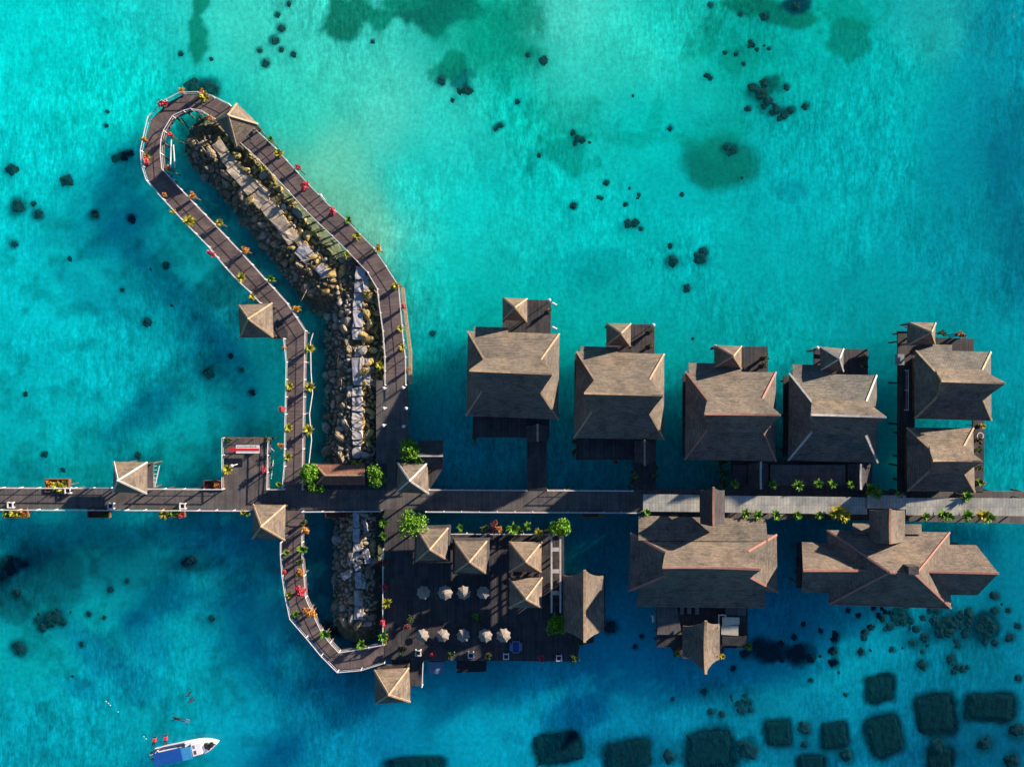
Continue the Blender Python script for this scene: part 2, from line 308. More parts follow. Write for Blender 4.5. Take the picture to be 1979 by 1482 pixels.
def build_sea():
    X, Y = grid(xs, ys)
    base, PX, PY = seacol(X, Y)
    water_col = base.copy()
    rag = fbm(X, Y, 3.2, 91, 5); col = base.copy()
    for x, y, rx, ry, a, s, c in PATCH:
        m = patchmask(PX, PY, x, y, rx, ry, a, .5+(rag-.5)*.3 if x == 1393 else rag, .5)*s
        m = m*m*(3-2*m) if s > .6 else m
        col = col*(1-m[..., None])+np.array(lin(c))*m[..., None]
    for x, y, wx, wy, a in REEF:
        t = RD(a); dx = PX-x; dy = PY-y; u = abs(dx*cos(t)-dy*sin(t))/(wx/2+5); v = abs(dx*sin(t)+dy*cos(t))/(wy/2+5)
        d = (u**4+v**4)**.25+(rag-.5)*.6; m = np.clip((1.16-d)/.3, 0, 1)*.95
        col = col*(1-m[..., None])+np.array(lin((0,34,46)))*m[..., None]
    # soft dark halo painted round each coral head, blurring its edge underwater
    cx = PX[0]; cy = PY[:, 0]
    for s_ in CO.split(';'):
        if not s_: continue
        x, y, r = map(float, s_.split(','))
        if r < 4: continue
        i0, i1 = np.searchsorted(cx, [x-2.6*r, x+2.6*r]); j1, j0 = len(cy)-np.searchsorted(cy[::-1], [y-2.6*r, y+2.6*r])
        if i1 <= i0 or j1 <= j0: continue
        A = (slice(j0, j1), slice(i0, i1)); d = np.hypot(PX[A]-x, (PY[A]-y))/r+(rag[A]-.5)*1.6
        m = np.clip((1.75-d)/.9, 0, 1)*.8; col[A] = col[A]*(1-m[..., None])+np.array(lin((0,66,78)))*m[..., None]
    # mottled weed on the left and lower-left flats, pale sand ripples elsewhere
    f = fbm(X, Y, 2.4, 7, 5); g = fbm(X, Y, 7, 17, 4)
    left = np.clip((1000-PX)/600, 0, 1)*np.clip((PY-330)/160, 0, 1)
    k = 1-left*np.clip((f-.52)*1.6, 0, .28)+(g-.5)*.32
    col = col*np.clip(k, .3, 1.5)[..., None]
    ny, nx = X.shape
    def sheet(name, z, c, matn):
        Z = z if hasattr(z, 'shape') else np.full(X.shape, z)
        v = np.stack([X, Y, Z], -1).reshape(-1, 3)
        idx = np.arange(nx*ny).reshape(ny, nx)
        f4 = np.stack([idx[:-1,:-1], idx[:-1,1:], idx[1:,1:], idx[1:,:-1]], -1).reshape(-1, 4)
        me = bpy.data.meshes.new(name)
        me.vertices.add(len(v)); me.vertices.foreach_set('co', v.ravel())
        me.loops.add(f4.size); me.loops.foreach_set('vertex_index', f4.ravel())
        me.polygons.add(len(f4)); me.polygons.foreach_set('loop_start', np.arange(0, f4.size, 4))
        me.update(calc_edges=True)
        at = me.color_attributes.new('Col', 'FLOAT_COLOR', 'POINT')
        at.data.foreach_set('color', np.concatenate([c, np.ones(X.shape+(1,))], -1).astype(np.float32).ravel())
        me.materials.append(M[matn]); me.polygons.foreach_set('use_smooth', [True]*len(me.polygons))
        o = bpy.data.objects.new(name, me); C.objects.link(o); tag(o, kind='structure'); return o
    K = np.array([1.15, 1.17, 1.15])
    tint2 = np.array([.85**2, .985**2, .98**2])
    sb = (col/K-.10*water_col/K)/(.745*tint2)
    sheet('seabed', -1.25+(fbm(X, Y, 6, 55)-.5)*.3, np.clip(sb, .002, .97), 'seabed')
    sheet('water', 0.0, np.clip(water_col/K, 0, .95), 'water')
m, t, b = mat('seabed', 1)
b.inputs['Subsurface Weight'].default_value = 1.0; b.inputs['Subsurface Radius'].default_value = (.3, 1, 1.05); b.inputs['Subsurface Scale'].default_value = 18.0; b.subsurface_method = 'BURLEY'; b.inputs['Specular IOR Level'].default_value = 0
a = N(t, 'ShaderNodeAttribute', attribute_name='Col'); g = N(t, 'ShaderNodeNewGeometry')
n1 = N(t, 'ShaderNodeTexNoise', i_Scale=1.6, i_Detail=6, i_Roughness=.7); t.links.new(g.outputs['Position'], n1.inputs['Vector'])
r = ramp(t, n1.outputs['Fac'], [(.32, (.80,.80,.80)), (.5, (1,1,1)), (.66, (1.14,1.14,1.14))])
cc = mixc(t, a.outputs['Color'], r, 1.0, 'MULTIPLY')
# wavelet light painted into the seabed colour: short wavering crests, direction drifting
nm = N(t, 'ShaderNodeTexNoise', i_Scale=.045, i_Detail=2); t.links.new(g.outputs['Position'], nm.inputs['Vector']); msk = ramp(t, nm.outputs['Fac'], [(.38, (.15,.15,.15)), (.6, (1,1,1))])
for sc, rot, sx, sy, amp in ((1.0, 8, 1.9, .55, .20), (1.0, -78, 1.7, .5, .13), (.42, 30, 1.5, .8, .12), (.18, -35, 1.5, .6, .11)):
    mp = N(t, 'ShaderNodeMapping'); mp.inputs['Scale'].default_value = (sx*sc, sy*sc, 1); mp.inputs['Rotation'].default_value = (0, 0, RD(rot)); t.links.new(g.outputs['Position'], mp.inputs[0])
    nn = N(t, 'ShaderNodeTexNoise', i_Scale=1.0, i_Detail=3, i_Roughness=.55, i_Distortion=1.2); t.links.new(mp.outputs[0], nn.inputs['Vector'])
    cc = mixc(t, cc, ramp(t, nn.outputs['Fac'], [(.36, (1-amp,)*3), (.5, (1,1,1)), (.62, (1+amp,)*3)]), msk, 'MULTIPLY')
t.links.new(cc, b.inputs['Base Color'])
bp = N(t, 'ShaderNodeBump', i_Strength=.35, i_Distance=.15); t.links.new(n1.outputs['Fac'], bp.inputs['Height']); t.links.new(bp.outputs[0], b.inputs['Normal'])
m = bpy.data.materials.new('water'); m.use_nodes = True; M['water'] = m; t = m.node_tree; t.nodes.clear()
out = N(t, 'ShaderNodeOutputMaterial'); a = N(t, 'ShaderNodeAttribute', attribute_name='Col'); g = N(t, 'ShaderNodeNewGeometry')
mp = N(t, 'ShaderNodeMapping'); mp.inputs['Scale'].default_value = (1.5, .8, 1); mp.inputs['Rotation'].default_value = (0, 0, RD(12)); t.links.new(g.outputs['Position'], mp.inputs[0])
w1 = N(t, 'ShaderNodeTexNoise', i_Scale=1.15, i_Detail=5, i_Roughness=.62, i_Distortion=.6); t.links.new(mp.outputs[0], w1.inputs['Vector'])
bs = N(t, 'ShaderNodeBump', i_Strength=1.0, i_Distance=1.2); t.links.new(w1.outputs['Fac'], bs.inputs['Height'])
df = N(t, 'ShaderNodeBsdfDiffuse'); t.links.new(a.outputs['Color'], df.inputs['Color']); t.links.new(bs.outputs[0], df.inputs['Normal'])
tr = N(t, 'ShaderNodeBsdfTransparent'); tr.inputs[0].default_value = (.85, .985, .98, 1)
m1 = N(t, 'ShaderNodeMixShader'); m1.inputs[0].default_value = .10; t.links.new(tr.outputs[0], m1.inputs[1]); t.links.new(df.outputs[0], m1.inputs[2])
gl = N(t, 'ShaderNodeBsdfGlossy', i_Roughness=.07); bs2 = N(t, 'ShaderNodeBump', i_Strength=.5, i_Distance=.2); t.links.new(w1.outputs['Fac'], bs2.inputs['Height']); t.links.new(bs2.outputs[0], gl.inputs['Normal'])
m2 = N(t, 'ShaderNodeMixShader'); m2.inputs[0].default_value = .009; t.links.new(m1.outputs[0], m2.inputs[1]); t.links.new(gl.outputs[0], m2.inputs[2])
t.links.new(m2.outputs[0], out.inputs[0])
build_sea()
# ---------------- decks, boardwalks ----------------
DZ = 1.6
dk = [0]
def deck(name, pts, matn, z=DZ, rz=0, th=.22, piles=None, kind='structure', label=None, cat=None, pile_z=-1.4, parent=None):
    dk[0] += 1; z = z+dk[0]*.0035
    P = [W(x, y, z) for x, y in pts]
    mb = MB(); mb.prism(P, z-th, z)
    if parent is None:
        o = mb.build(name, matn, rz=rz, origin=(P[0].x, P[0].y, 0))
        if kind: tag(o, kind=kind)
        if label: tag(o, label, cat)
    else: o = mb.build(name, matn, parent, rz=rz)
    if piles:
        par = o if parent is None else parent
        for x, y in piles:
            q = W(x, y, z); m = MB(); m.tube((q.x, q.y, -1.5), (q.x, q.y, z-th+.02), .14, n=7); m.build('pile', 'pile_wood', par)
    return o
def inset(L, R, f=.12): # piles along both edges of a strip
    out = []
    for (a, b), (c, d) in zip(L, R): out += [(a+(c-a)*f, b+(d-b)*f), (a+(c-a)*(1-f), b+(d-b)*(1-f))]
    return out
# looped boardwalk, as a strip of bays so that the boards follow its course
LO = [(549,944),(553,900),(555,800),(557,700),(552,655),(506,586),(487,565),(466,546),(440,518),(407,478),(356,426),(320,387),(289,352),(280,323),(278,295),(283,270),(292,231),(326,198),(353,184),(387,183),(415,190),(446,205),(493,250),(535,289),(597,357),(639,400),(670,426),(697,454),(723,480),(747,515),(772,554),(776,600),(781,658),(785,690),(786,744)]
LI = [(588,944),(588,900),(590,800),(592,700),(593,640),(558,587),(531,557),(516,541),(490,512),(467,487),(417,434),(380,396),(328,340),(319,331),(316,300),(317,275),(322,257),(339,229),(360,219),(374,215),(395,219),(420,234),(465,276),(503,311),(559,370),(592,407),(618,433),(644,457),(673,486),(712,527),(731,559),(737,605),(742,640),(746,690),(746,744)]
def strip(name, L, R, matn, z=DZ):
    dk[0] += 1; z = z+dk[0]*.0035
    mb = MB(); me_uv = []; s = 0
    WL = [W(*p, z) for p in L]; WR = [W(*p, z) for p in R]; n = len(L)
    for i in range(n-1):
        q = [WL[i], WR[i], WR[i+1], WL[i+1]]; ds = ((WL[i+1]+WR[i+1])/2-(WL[i]+WR[i])/2).length
        wd = (WL[i]-WR[i]).length
        ar = (q[1]-q[0]).cross(q[2]-q[0]).z
        uvq = [(s, 0), (s, wd), (s+ds, wd), (s+ds, 0)]
        if ar < 0: q.reverse(); uvq.reverse()
        mb.poly(q); me_uv.append(uvq); s += ds
    base = len(mb.f)
    for A in (WL, WR):
        for i in range(n-1):
            a, b_ = A[i], A[i+1]; d = Vector((0, 0, .25)); mb.poly([a-d, b_-d, b_, a])
    for i in range(n-1):
        d = Vector((0, 0, .25)); mb.poly([WL[i]-d, WL[i+1]-d, WR[i+1]-d, WR[i]-d])
    o = mb.build(name, matn, origin=(WL[0].x, WL[0].y, 0))
    uv = o.data.uv_layers[0].data
    for i in range(base):
        for k, li in enumerate(o.data.polygons[i].loop_indices): uv[li].uv = me_uv[i][k]
    tag(o, kind='structure')
    for (x, y) in inset(L, R):
        q = W(x, y, z); m = MB(); m.tube((q.x, q.y, -1.5), (q.x, q.y, z-.2), .14, n=7); m.build('pile', 'pile_wood', o)
    return o
strip('loop_boardwalk', LO, LI, 'deck_red')
SL = [(555,986),(549,1020),(546,1046),(546,1069),(549,1110),(555,1150),(564,1192),(595,1228),(624,1263),(655,1294),(700,1290),(745,1276)]
SR = [(587,986),(587,1020),(587,1046),(587,1069),(591,1110),(594,1151),(604,1174),(624,1216),(641,1238),(658,1256),(684,1252),(745,1241)]
strip('south_boardwalk', SL, SR, 'deck_red')
def pr(x0, x1, y, st=60): return [(x, y) for x in range(x0, x1, st)]
deck('main_boardwalk', [(-60,941),(600,944),(1245,946),(1245,989),(600,985),(-60,982)], 'deck_brown', piles=pr(-40,1240,946)+pr(-40,1240,980))
deck('main_boardwalk', [(1245,945),(1560,947),(2060,950),(2060,1013),(1700,1006),(1245,1000)], 'deck_brown', piles=pr(1260,2050,951)+pr(1260,2050,998))
deck('side_platform', [(434,845),(523,845),(520,946),(432,946)], 'deck_brown', piles=[(438,849),(519,849),(438,900),(516,900)])
deck('wide_jetty', [(727,735),(789,735),(791,900),(790,946),(727,946)], 'deck_brown', piles=[(731,740),(786,740),(731,800),(786,800),(731,860),(786,860),(731,920)])
deck('east_link', [(765,888),(856,888),(856,905),(830,946),(765,946)], 'deck_dark', piles=[(850,900)])
terr = deck('terrace', [(743,984),(803,984),(806,1030),(1090,1030),(1090,1112),(1148,1112),(1148,1242),(1120,1245),(1116,1278),(770,1275),(743,1272)], 'deck_dark',
     piles=[(x, y) for x in (750,820,900,980,1060) for y in (1040,1110,1190,1268)]+[(1108,1270),(1140,1236),(1140,1120)])
deck('gazebo_link', [(523,600),(556,640),(556,655),(523,655)], 'deck_dark', piles=[(530,650)])
deck('dock', [(755,1270),(820,1273),(818,1325),(790,1325),(760,1292)], 'deck_dark', z=1.3, piles=[(797,1320),(814,1320)])
deck('dock', [(882,1272),(941,1272),(940,1297),(882,1300)], 'black', z=.9, piles=[(886,1296),(936,1294)])
deck('tree_pocket', [(590,896),(748,896),(748,946),(590,946)], 'deck_dark', piles=[(600,902),(670,902)])
# slanting edge beam outside the eastern leg
mb = MB(); EB = [(778,556),(783,600),(789,650),(793,680),(793,742)]
for a_, b_ in zip(EB[:-1], EB[1:]): mb.bar(W(*a_, 1.35), W(*b_, 1.35), .45, .2)
o = mb.build('edge_beam', 'cap_tan', origin=W(793,742,1.3)); tag(o, 'tan timber edge beam running outside the eastern leg of the looped boardwalk', 'beam')
# railings
def railing(pts, label, h=1.0, z=DZ, closed=False, step=2.4, low=True, group='white railings along the boardwalks', matn='white_paint', wd=.085):
    z = z+.05
    P = [W(x, y, z) for x, y in pts]
    th = thing('railing', (P[0].x, P[0].y, z), label, 'railing', group)
    up = Vector((0, 0, h)); m = MB(); m2 = MB()
    for a, b in zip(P[:-1], P[1:]):
        m.bar(a+up, b+up, wd, .07); m2.bar(a+up*.45, b+up*.45, .035, .035)
    m.build('top_rail', matn, th)
    if low: m2.build('lower_rail', matn, th)
    for a, b in zip(P[:-1], P[1:]):
        L = (b-a).length; k = max(1, round(L/step))
        for i in range(k):
            q = a.lerp(b, i/k); m = MB(); m.box((q.x-.045, q.y-.045, z-.1), (q.x+.045, q.y+.045, z+h+.06)); m.build('post', matn, th)
    q = P[-1]; m = MB(); m.box((q.x-.06, q.y-.06, z-.1), (q.x+.06, q.y+.06, z+h+.06)); m.build('post', matn, th)
railing(LO[0:5], 'white railing on the west side of the loop leg running down to the main walkway')
railing(LO[5:13], 'white railing on the outer side of the diagonal western leg above the square gazebo')
railing(LO[12:22], 'white railing curving round the outside of the rounded north end of the loop')
railing(LO[22:29], 'white railing on the sea side of the diagonal eastern leg of the loop')
railing(LO[28:], 'white railing on the sea side of the lower eastern leg, beside the tan beam')
railing(LI[0:5], 'white railing on the rubble side of the straight loop leg above the main walkway')
railing(LI[4:14], 'white railing on the inner side of the diagonal western leg, facing the breakwater')
railing(LI[13:22], 'white railing round the inside of the rounded north end of the loop')
railing(LI[22:30], 'white railing on the inner side of the diagonal eastern leg, beside the golden rocks')
railing(LI[29:], 'white railing on the inner side of the lower eastern leg beside the grey slabs')
railing([(-60,941),(218,942)], 'white railing on the north edge of the main walkway, left of the thatched gazebo')
railing([(284,943),(396,944),(433,944)], 'white railing on the walkway between the gazebo and the sign platform')
railing([(-60,983),(489,985)], 'long white railing on the south edge of the walkway, left of the junction gazebo')
railing([(434,944),(434,846)], 'railing on the left side of the sign platform')
railing([(522,846),(520,944),(552,944)], 'railing on the right side of the sign platform, bending to the loop leg')
railing([(434,846),(522,846)], 'brown timber railing behind the red and white sign', matn='soil_box', group=None)
railing([(587,987),(738,986)], 'white railing on the south edge of the walkway above the lower breakwater')
railing([(830,945),(1018,946)], 'white railing along the walkway between small gazebo and first villa path')
railing([(1058,946),(1222,947)], 'white railing along the walkway between the first two villa paths')
railing([(824,987),(1235,989)], 'white railing on the south edge of the walkway above the terrace plants')
railing(SL[2:], 'double white railing on the open-sea side of the curved southern boardwalk')
railing(SR[1:], 'double white railing on the breakwater side of the southern boardwalk')
railing([(742,1241),(742,1060)], 'white railing on the west edge of the umbrella terrace')
railing([(866,1029),(1085,1030)], 'pale railing along the north edge of the umbrella terrace', low=False)
railing([(819,1277),(817,1322)], 'short white railing on the side of the small dock')
railing([(1091,1112),(1091,1200)], 'thin pale railing beside the dark gabled terrace hut')
railing([(1748,716),(1748,792)], 'white railing on the walkway west of the corner villa')
# ---------------- buildings ----------------
def roofpanel(mb, pts): mb.poly(pts)
def solid(o, t=.14):
    md = o.modifiers.new('thick', 'SOLIDIFY'); md.thickness = t; md.offset = -1; return o
def cap(par, a, b, wd, matn, sag=0, name='ridge_cap'):
    m = MB(); a = Vector(a); b = Vector(b); k = 6 if sag else 1
    P = [a.lerp(b, i/k)-Vector((0, 0, sag*4*(i/k)*(1-i/k))) for i in range(k+1)]
    for p, q in zip(P[:-1], P[1:]):
        m.bar(p+Vector((0, 0, .05)), q+Vector((0, 0, .05)), wd, .14)
    return m.build(name, matn, par)
def walls(th, x0, y0, x1, y1, z0, z1, win=2, door='S', matn='wall_wood', floor=True, stilt=True):
    m = MB(); m.box((x0, y0, z0), (x1, y1, z1)); m.build('wall', matn, th)
    if floor:
        m = MB(); m.box((x0-.7, y0-.7, z0-.25), (x1+.7, y1+.7, z0-.03)); m.build('floor', 'deck_dark', th)
    if stilt:
        for x in np.linspace(x0, x1, 4):
            for y in (y0, (y0+y1)/2, y1):
                m = MB(); m.tube((x, y, -1.5), (x, y, z0-.24), .16, n=7); m.build('stilt', 'pile_wood', th)
    def opening(cx, cy, ax, w, zb, h, nm):
        m = MB(); d = .05
        if ax == 'x': m.box((cx-w/2, cy-d, zb), (cx+w/2, cy+d, zb+h))
        else: m.box((cx-d, cy-w/2, zb), (cx+d, cy+w/2, zb+h))
        o = m.build(nm, 'glass' if nm == 'window' else 'dark_wood', th)
        f = MB(); t = .08; e = .07
        for s, u in ((-1, 0), (1, 0), (0, 1), (0, -1)):
            if ax == 'x':
                if s: f.box((cx+s*w/2-t/2, cy-e, zb), (cx+s*w/2+t/2, cy+e, zb+h))
                else: f.box((cx-w/2-t/2, cy-e, zb+(h if u > 0 else 0)-t/2+.003), (cx+w/2+t/2, cy+e+.003, zb+(h if u > 0 else 0)+t/2))
            else:
                if s: f.box((cx-e, cy+s*w/2-t/2, zb), (cx+e, cy+s*w/2+t/2, zb+h))
                else: f.box((cx-e, cy-w/2-t/2, zb+(h if u > 0 else 0)-t/2+.003), (cx+e+.003, cy+w/2+t/2, zb+(h if u > 0 else 0)+t/2))
        f.build('frame', 'cap_tan', o)
    for i in range(win):
        t = (i+.5)/win
        opening(x0+(x1-x0)*t, y1, 'x', 1.3, z0+.9, 1.1, 'window')
        if not (door == 'S' and abs(t-.5) < .3): opening(x0+(x1-x0)*t, y0, 'x', 1.3, z0+.9, 1.1, 'window')
        opening(x0, y0+(y1-y0)*t, 'y', 1.2, z0+.9, 1.1, 'window')
        opening(x1, y0+(y1-y0)*t, 'y', 1.2, z0+.9, 1.1, 'window')
    if door == 'S': opening((x0+x1)/2, y0, 'x', 1.1, z0+.03, 2.0, 'door')
def villa(name, label, cat, E, I, R, upm='shingle_thatch', z=(4.2, 6.8, 9.7), capm='cap_tan', capw=.24, roofm='shingle_brown', sag=.5, porch=None, group=None, south=None, inset_=1.0):
    e = [W(x, y, z[0]) for x, y in E]; i_ = [W(x, y, z[1]) for x, y in I]; r = [W(x, y, z[2]) for x, y in R]
    cx = sum(p.x for p in e)/4; cy = sum(p.y for p in e)/4
    th = thing(name, (cx, cy, DZ), label, cat, group)
    mb = MB(); k = 8
    for f in ((0, 1), (2, 3)): mb.poly([e[f[0]], e[f[1]], i_[f[1]], i_[f[0]]][::-1])
    mb.poly([e[3], e[0], i_[0], i_[3]][::-1]); mb.poly([e[1], e[2], i_[2], i_[1]][::-1])
    def ridge(t): return r[0].lerp(r[1], t)-Vector((0, 0, sag*4*t*(1-t)))
    mb.poly([i_[0], i_[1], i_[2], i_[3]][::-1])
    ub = MB(); dn = Vector((0, 0, .16)); j_ = [p+Vector(((-.12 if q in (0, 3) else .12), (.32 if q < 2 else -.32), .0)) + dn for q, p in enumerate(i_)]
    for a in range(k):
        t0, t1 = a/k, (a+1)/k
        def mid(p, q, t): v = p.lerp(q, t).lerp(ridge(t), .45); v.z -= .22; return v
        for p, q, sg in ((j_[0], j_[1], 1), (j_[3], j_[2], -1)):
            f1 = [ridge(t0), mid(p, q, t0), mid(p, q, t1), ridge(t1)]; f2 = [mid(p, q, t0), p.lerp(q, t0), p.lerp(q, t1), mid(p, q, t1)]
            for f in (f1, f2): ub.poly(f if sg > 0 else f[::-1])
    # outswept gable ends (closed by a leaning board panel)
    rf = mb.build('roof', roofm, th); solid(rf); solid(ub.build('upper_roof', upm, th))
    for a, b, q in ((i_[0], i_[3], r[0]), (i_[1], i_[2], r[1])):
        top = q.copy(); m2 = (a+b)/2; inn = top.lerp(Vector((m2.x, m2.y, top.z)), .55)-Vector((0, 0, .35)); g = MB(); g.poly([a, b, inn]); g.build('gable', 'wall_wood', rf)
    for a, b in zip(e, i_): cap(rf, a, b, capw, capm)
    cap(rf, r[0], r[1], capw, capm, sag)
    for a, b in ((i_[0], r[0]), (i_[1], r[1]), (i_[2], r[1]), (i_[3], r[0])): cap(rf, a, b, capw*.5, capm, name='bargeboard')
    if porch:
        x0, y0, x1, y1 = porch; zp = z[0]-.45; dz = .0
        p = [W(x0, y0, zp), W(x1, y0+2, zp), W(x1, y1+14, z[0]+.45), W(x0, y1+14, z[0]+.45)]
        m = MB(); m.poly(p[::-1]); solid(m.build('porch_roof', roofm, th), .1)
    walls(th, min(e[0].x, e[3].x)+inset_, e[3].y+inset_, min(e[1].x, e[2].x)-inset_, e[0].y-inset_, DZ, z[0]+.1, 3)
    return th
def hip(name, label, cat, P, rise, ze=4.0, capm='cap_tan', capw=.22, roofm='shingle_thatch', posts=True, floor=True, finial=True, group=None, base=DZ, two=False, fl_m='deck_brown', apex=None, bench=True):
    e = [W(x, y, ze) for x, y in P]; c = sum(e, Vector())/4
    top = Vector((c.x, c.y, ze+rise))
    th = thing(name, (c.x, c.y, base), label, cat, group)
    m = MB(); k = 3
    for a in range(4):
        p, q = e[a], e[(a+1) % 4]
        def L(s, t, n):  # slightly concave slope
            v = s.lerp(t, n); return v
        prev = (p, q)
        for j in range(1, k+1):
            u = (L(p, top, j/k), L(q, top, j/k)); 
            if j < k: m.poly([prev[0], u[0], u[1], prev[1]])
            else: m.poly([prev[0], top, prev[1]])
            prev = u
    # orient outward
    rf = m.build('roof', roofm, th)
    bmx = bmesh.new(); bmx.from_mesh(rf.data); bmesh.ops.remove_doubles(bmx, verts=bmx.verts, dist=.001); bmesh.ops.recalc_face_normals(bmx, faces=bmx.faces)
    if sum(f.normal.z for f in bmx.faces) < 0: bmesh.ops.reverse_faces(bmx, faces=bmx.faces)
    bmx.to_mesh(rf.data); bmx.free(); solid(rf, .12)
    for a in range(4):
        mm = MB(); last = e[a]
        for j in range(1, 4):
            u = e[a].lerp(top, j/3)
            mm.bar(last+Vector((0, 0, .05)), u+Vector((0, 0, .05)), capw, .12); last = u
        mm.build('ridge_cap', capm, rf)
    if finial:
        m = MB(); m.tube(top, top+Vector((0, 0, .35)), .2, .05, 6); m.build('finial', capm, rf)
    if two:
        e2 = [c+(v-c)*1.16-Vector((0, 0, .55)) for v in e]
        for v in e2: v.z = ze-.55
        m = MB()
        for a in range(4): m.poly([e2[a], e2[(a+1) % 4], e[(a+1) % 4].lerp(Vector((c.x, c.y, ze)), .1), e[a].lerp(Vector((c.x, c.y, ze)), .1)][::-1])
        solid(m.build('lower_roof', 'shingle_dark', th), .08)
    if posts:
        for v in e:
            q = v.lerp(Vector((c.x, c.y, v.z)), .14); m = MB(); m.box((q.x-.09, q.y-.09, base-.02), (q.x+.09, q.y+.09, ze+.22)); m.build('post', 'dark_wood', th)
    if floor:
        F = [v.lerp(c, .12) for v in e]; dk[0] += 1
        m = MB(); zz = base-.02+dk[0]*.0035; m.prism(F, zz-.2, zz); m.build('floor', fl_m, th)
        for v in F:
            q = v.lerp(c, .1); m = MB(); m.tube((q.x, q.y, -1.5), (q.x, q.y, zz-.19), .13, n=7); m.build('stilt', 'pile_wood', th)
    if bench:
        a, b_ = e[0].lerp(c, .22), e[1].lerp(c, .22); a.z = b_.z = base+.42; m = MB(); m.bar(a, b_, .4, .08); m.build('bench', 'dark_wood', th)
    return th
def gableNS(name, label, cat, x0, x1, xr, y0, y1, ry0, ry1, ze, zr, capm, roofm='shingle_brown', base=DZ, posts=True, group=None, parent=None, capw=.28, sag=.15, mats=None, ym0=None, ym1=None):
    # ridge running north-south at xr from ry0 (north) to ry1 (south); eaves x0 west, x1 east between y0..y1
    a = [W(x0, y0, ze), W(x0, y1, ze)]; b = [W(x1, y0 if ym0 is None else ym0, ze), W(x1, y1 if ym1 is None else ym1, ze)]; r = [W(xr, ry0, zr), W(xr, ry1, zr)]
    if parent is None: th = thing(name, ((a[0].x+b[0].x)/2, (a[0].y+a[1].y)/2, base), label, cat, group)
    else: th = parent
    k = 8; w_ = MB()
    R = [r[0].lerp(r[1], i/k)-Vector((0, 0, sag*4*(i/k)*(1-i/k))) for i in range(k+1)]
    def row(e, t):   # rows between eave (t=0) and ridge (t=1), the gable edge bowed inwards
        out = []
        for i in range(k+1):
            ev = e[0].lerp(e[1], i/k); p = ev.lerp(R[i], t); p.y = ev.y+(R[i].y-ev.y)*t**2.2; p.z -= sag*.6*sin(pi*t); out.append(p)
        return out
    for e, sg in ((a, 1), (b, -1)):
        rows = [row(e, t) for t in (0, .25, .5, .75, 1)]
        for A0, A1 in zip(rows[:-1], rows[1:]):
            for i in range(k):
                q = [A0[i], A0[i+1], A1[i+1], A1[i]]; w_.poly(q if sg > 0 else q[::-1])
    rf = w_.build('roof' if parent is None else 'cross_roof', roofm, th); solid(rf, .12)
    m = MB()
    for p, q in zip(R[:-1], R[1:]): m.bar(p+Vector((0,0,.05)), q+Vector((0,0,.05)), capw, .14)
    m.build('ridge_cap', capm, rf)
    if posts:
        for v, s in ((a[0], 1), (a[1], 1), (b[0], -1), (b[1], -1)):
            y = v.y+(-.5 if v in (a[0], b[0]) else .5); m = MB(); m.box((v.x+s*.4-.09, y-.09, base-.02), (v.x+s*.4+.09, y+.09, ze+.3)); m.build('post', 'dark_wood', th)
    return th
VG = 'overwater villas north of the main walkway'
v1 = villa('villa', 'westernmost villa, brown shingle roof with curved tan ridge, beside open water', 'villa', [(904,640),(1081,645),(1079,811),(901,803)], [(938.5,699),(1043,699),(1042,754),(934,752)], [(907,716),(1068,723)], porch=(916,631,982,637), group=VG, capm='cap_tan')
v2 = villa('villa', 'second villa from the west, brown roof with plain tan hips, between two narrow paths', 'villa', [(1114,679),(1283.5,684),(1283,849),(1109,846.5)], [(1152,738.5),(1252.5,738.5),(1252.5,794),(1147,791)], [(1128.6,760),(1282,764)], porch=(1122,669,1194,680), group=VG)
v3 = villa('villa', 'middle villa with pinkish hip edges and a bright orange ridge line', 'villa', [(1325,718),(1499.5,719),(1499.5,891.5),(1323.5,888)], [(1369,775),(1471,775),(1473.5,831),(1369,828)], [(1361,800),(1508,802)], porch=(1331,701,1433,714), group=VG, capm='cap_pink', roofm='shingle_brown')
v4 = villa('villa', 'greyest villa, its hips edged in clean white, fourth from the west', 'villa', [(1525,721.5),(1694,725),(1696,894),(1523,889.5)], [(1570.6,779),(1671.5,781),(1670,835.6),(1570.6,832.6)], [(1567,801.5),(1712,806)], porch=(1531.7,704,1606,718), group=VG, capm='cap_pale', roofm='shingle_grey')
v5 = villa('villa', 'corner villa at the east end with the longest pointed ridge tip', 'villa', [(1768.5,676),(1914.6,680),(1916,813),(1767,809)], [(1808,719),(1895,720.5),(1897,767),(1811,767)], [(1818.5,736.4),(1942,740.5)], porch=(1773.6,664.6,1840,673), group=VG, roofm='shingle_grey')
v6 = villa('villa', 'smaller villa block touching the walkway, south of the corner villa', 'villa', [(1752,826),(1881,827),(1884,951),(1753,949)], [(1796,866),(1859.5,866.7),(1861,910),(1798,908)], [(1802,890),(1897,891)], z=(4.2,6.1,8.6), group=VG)
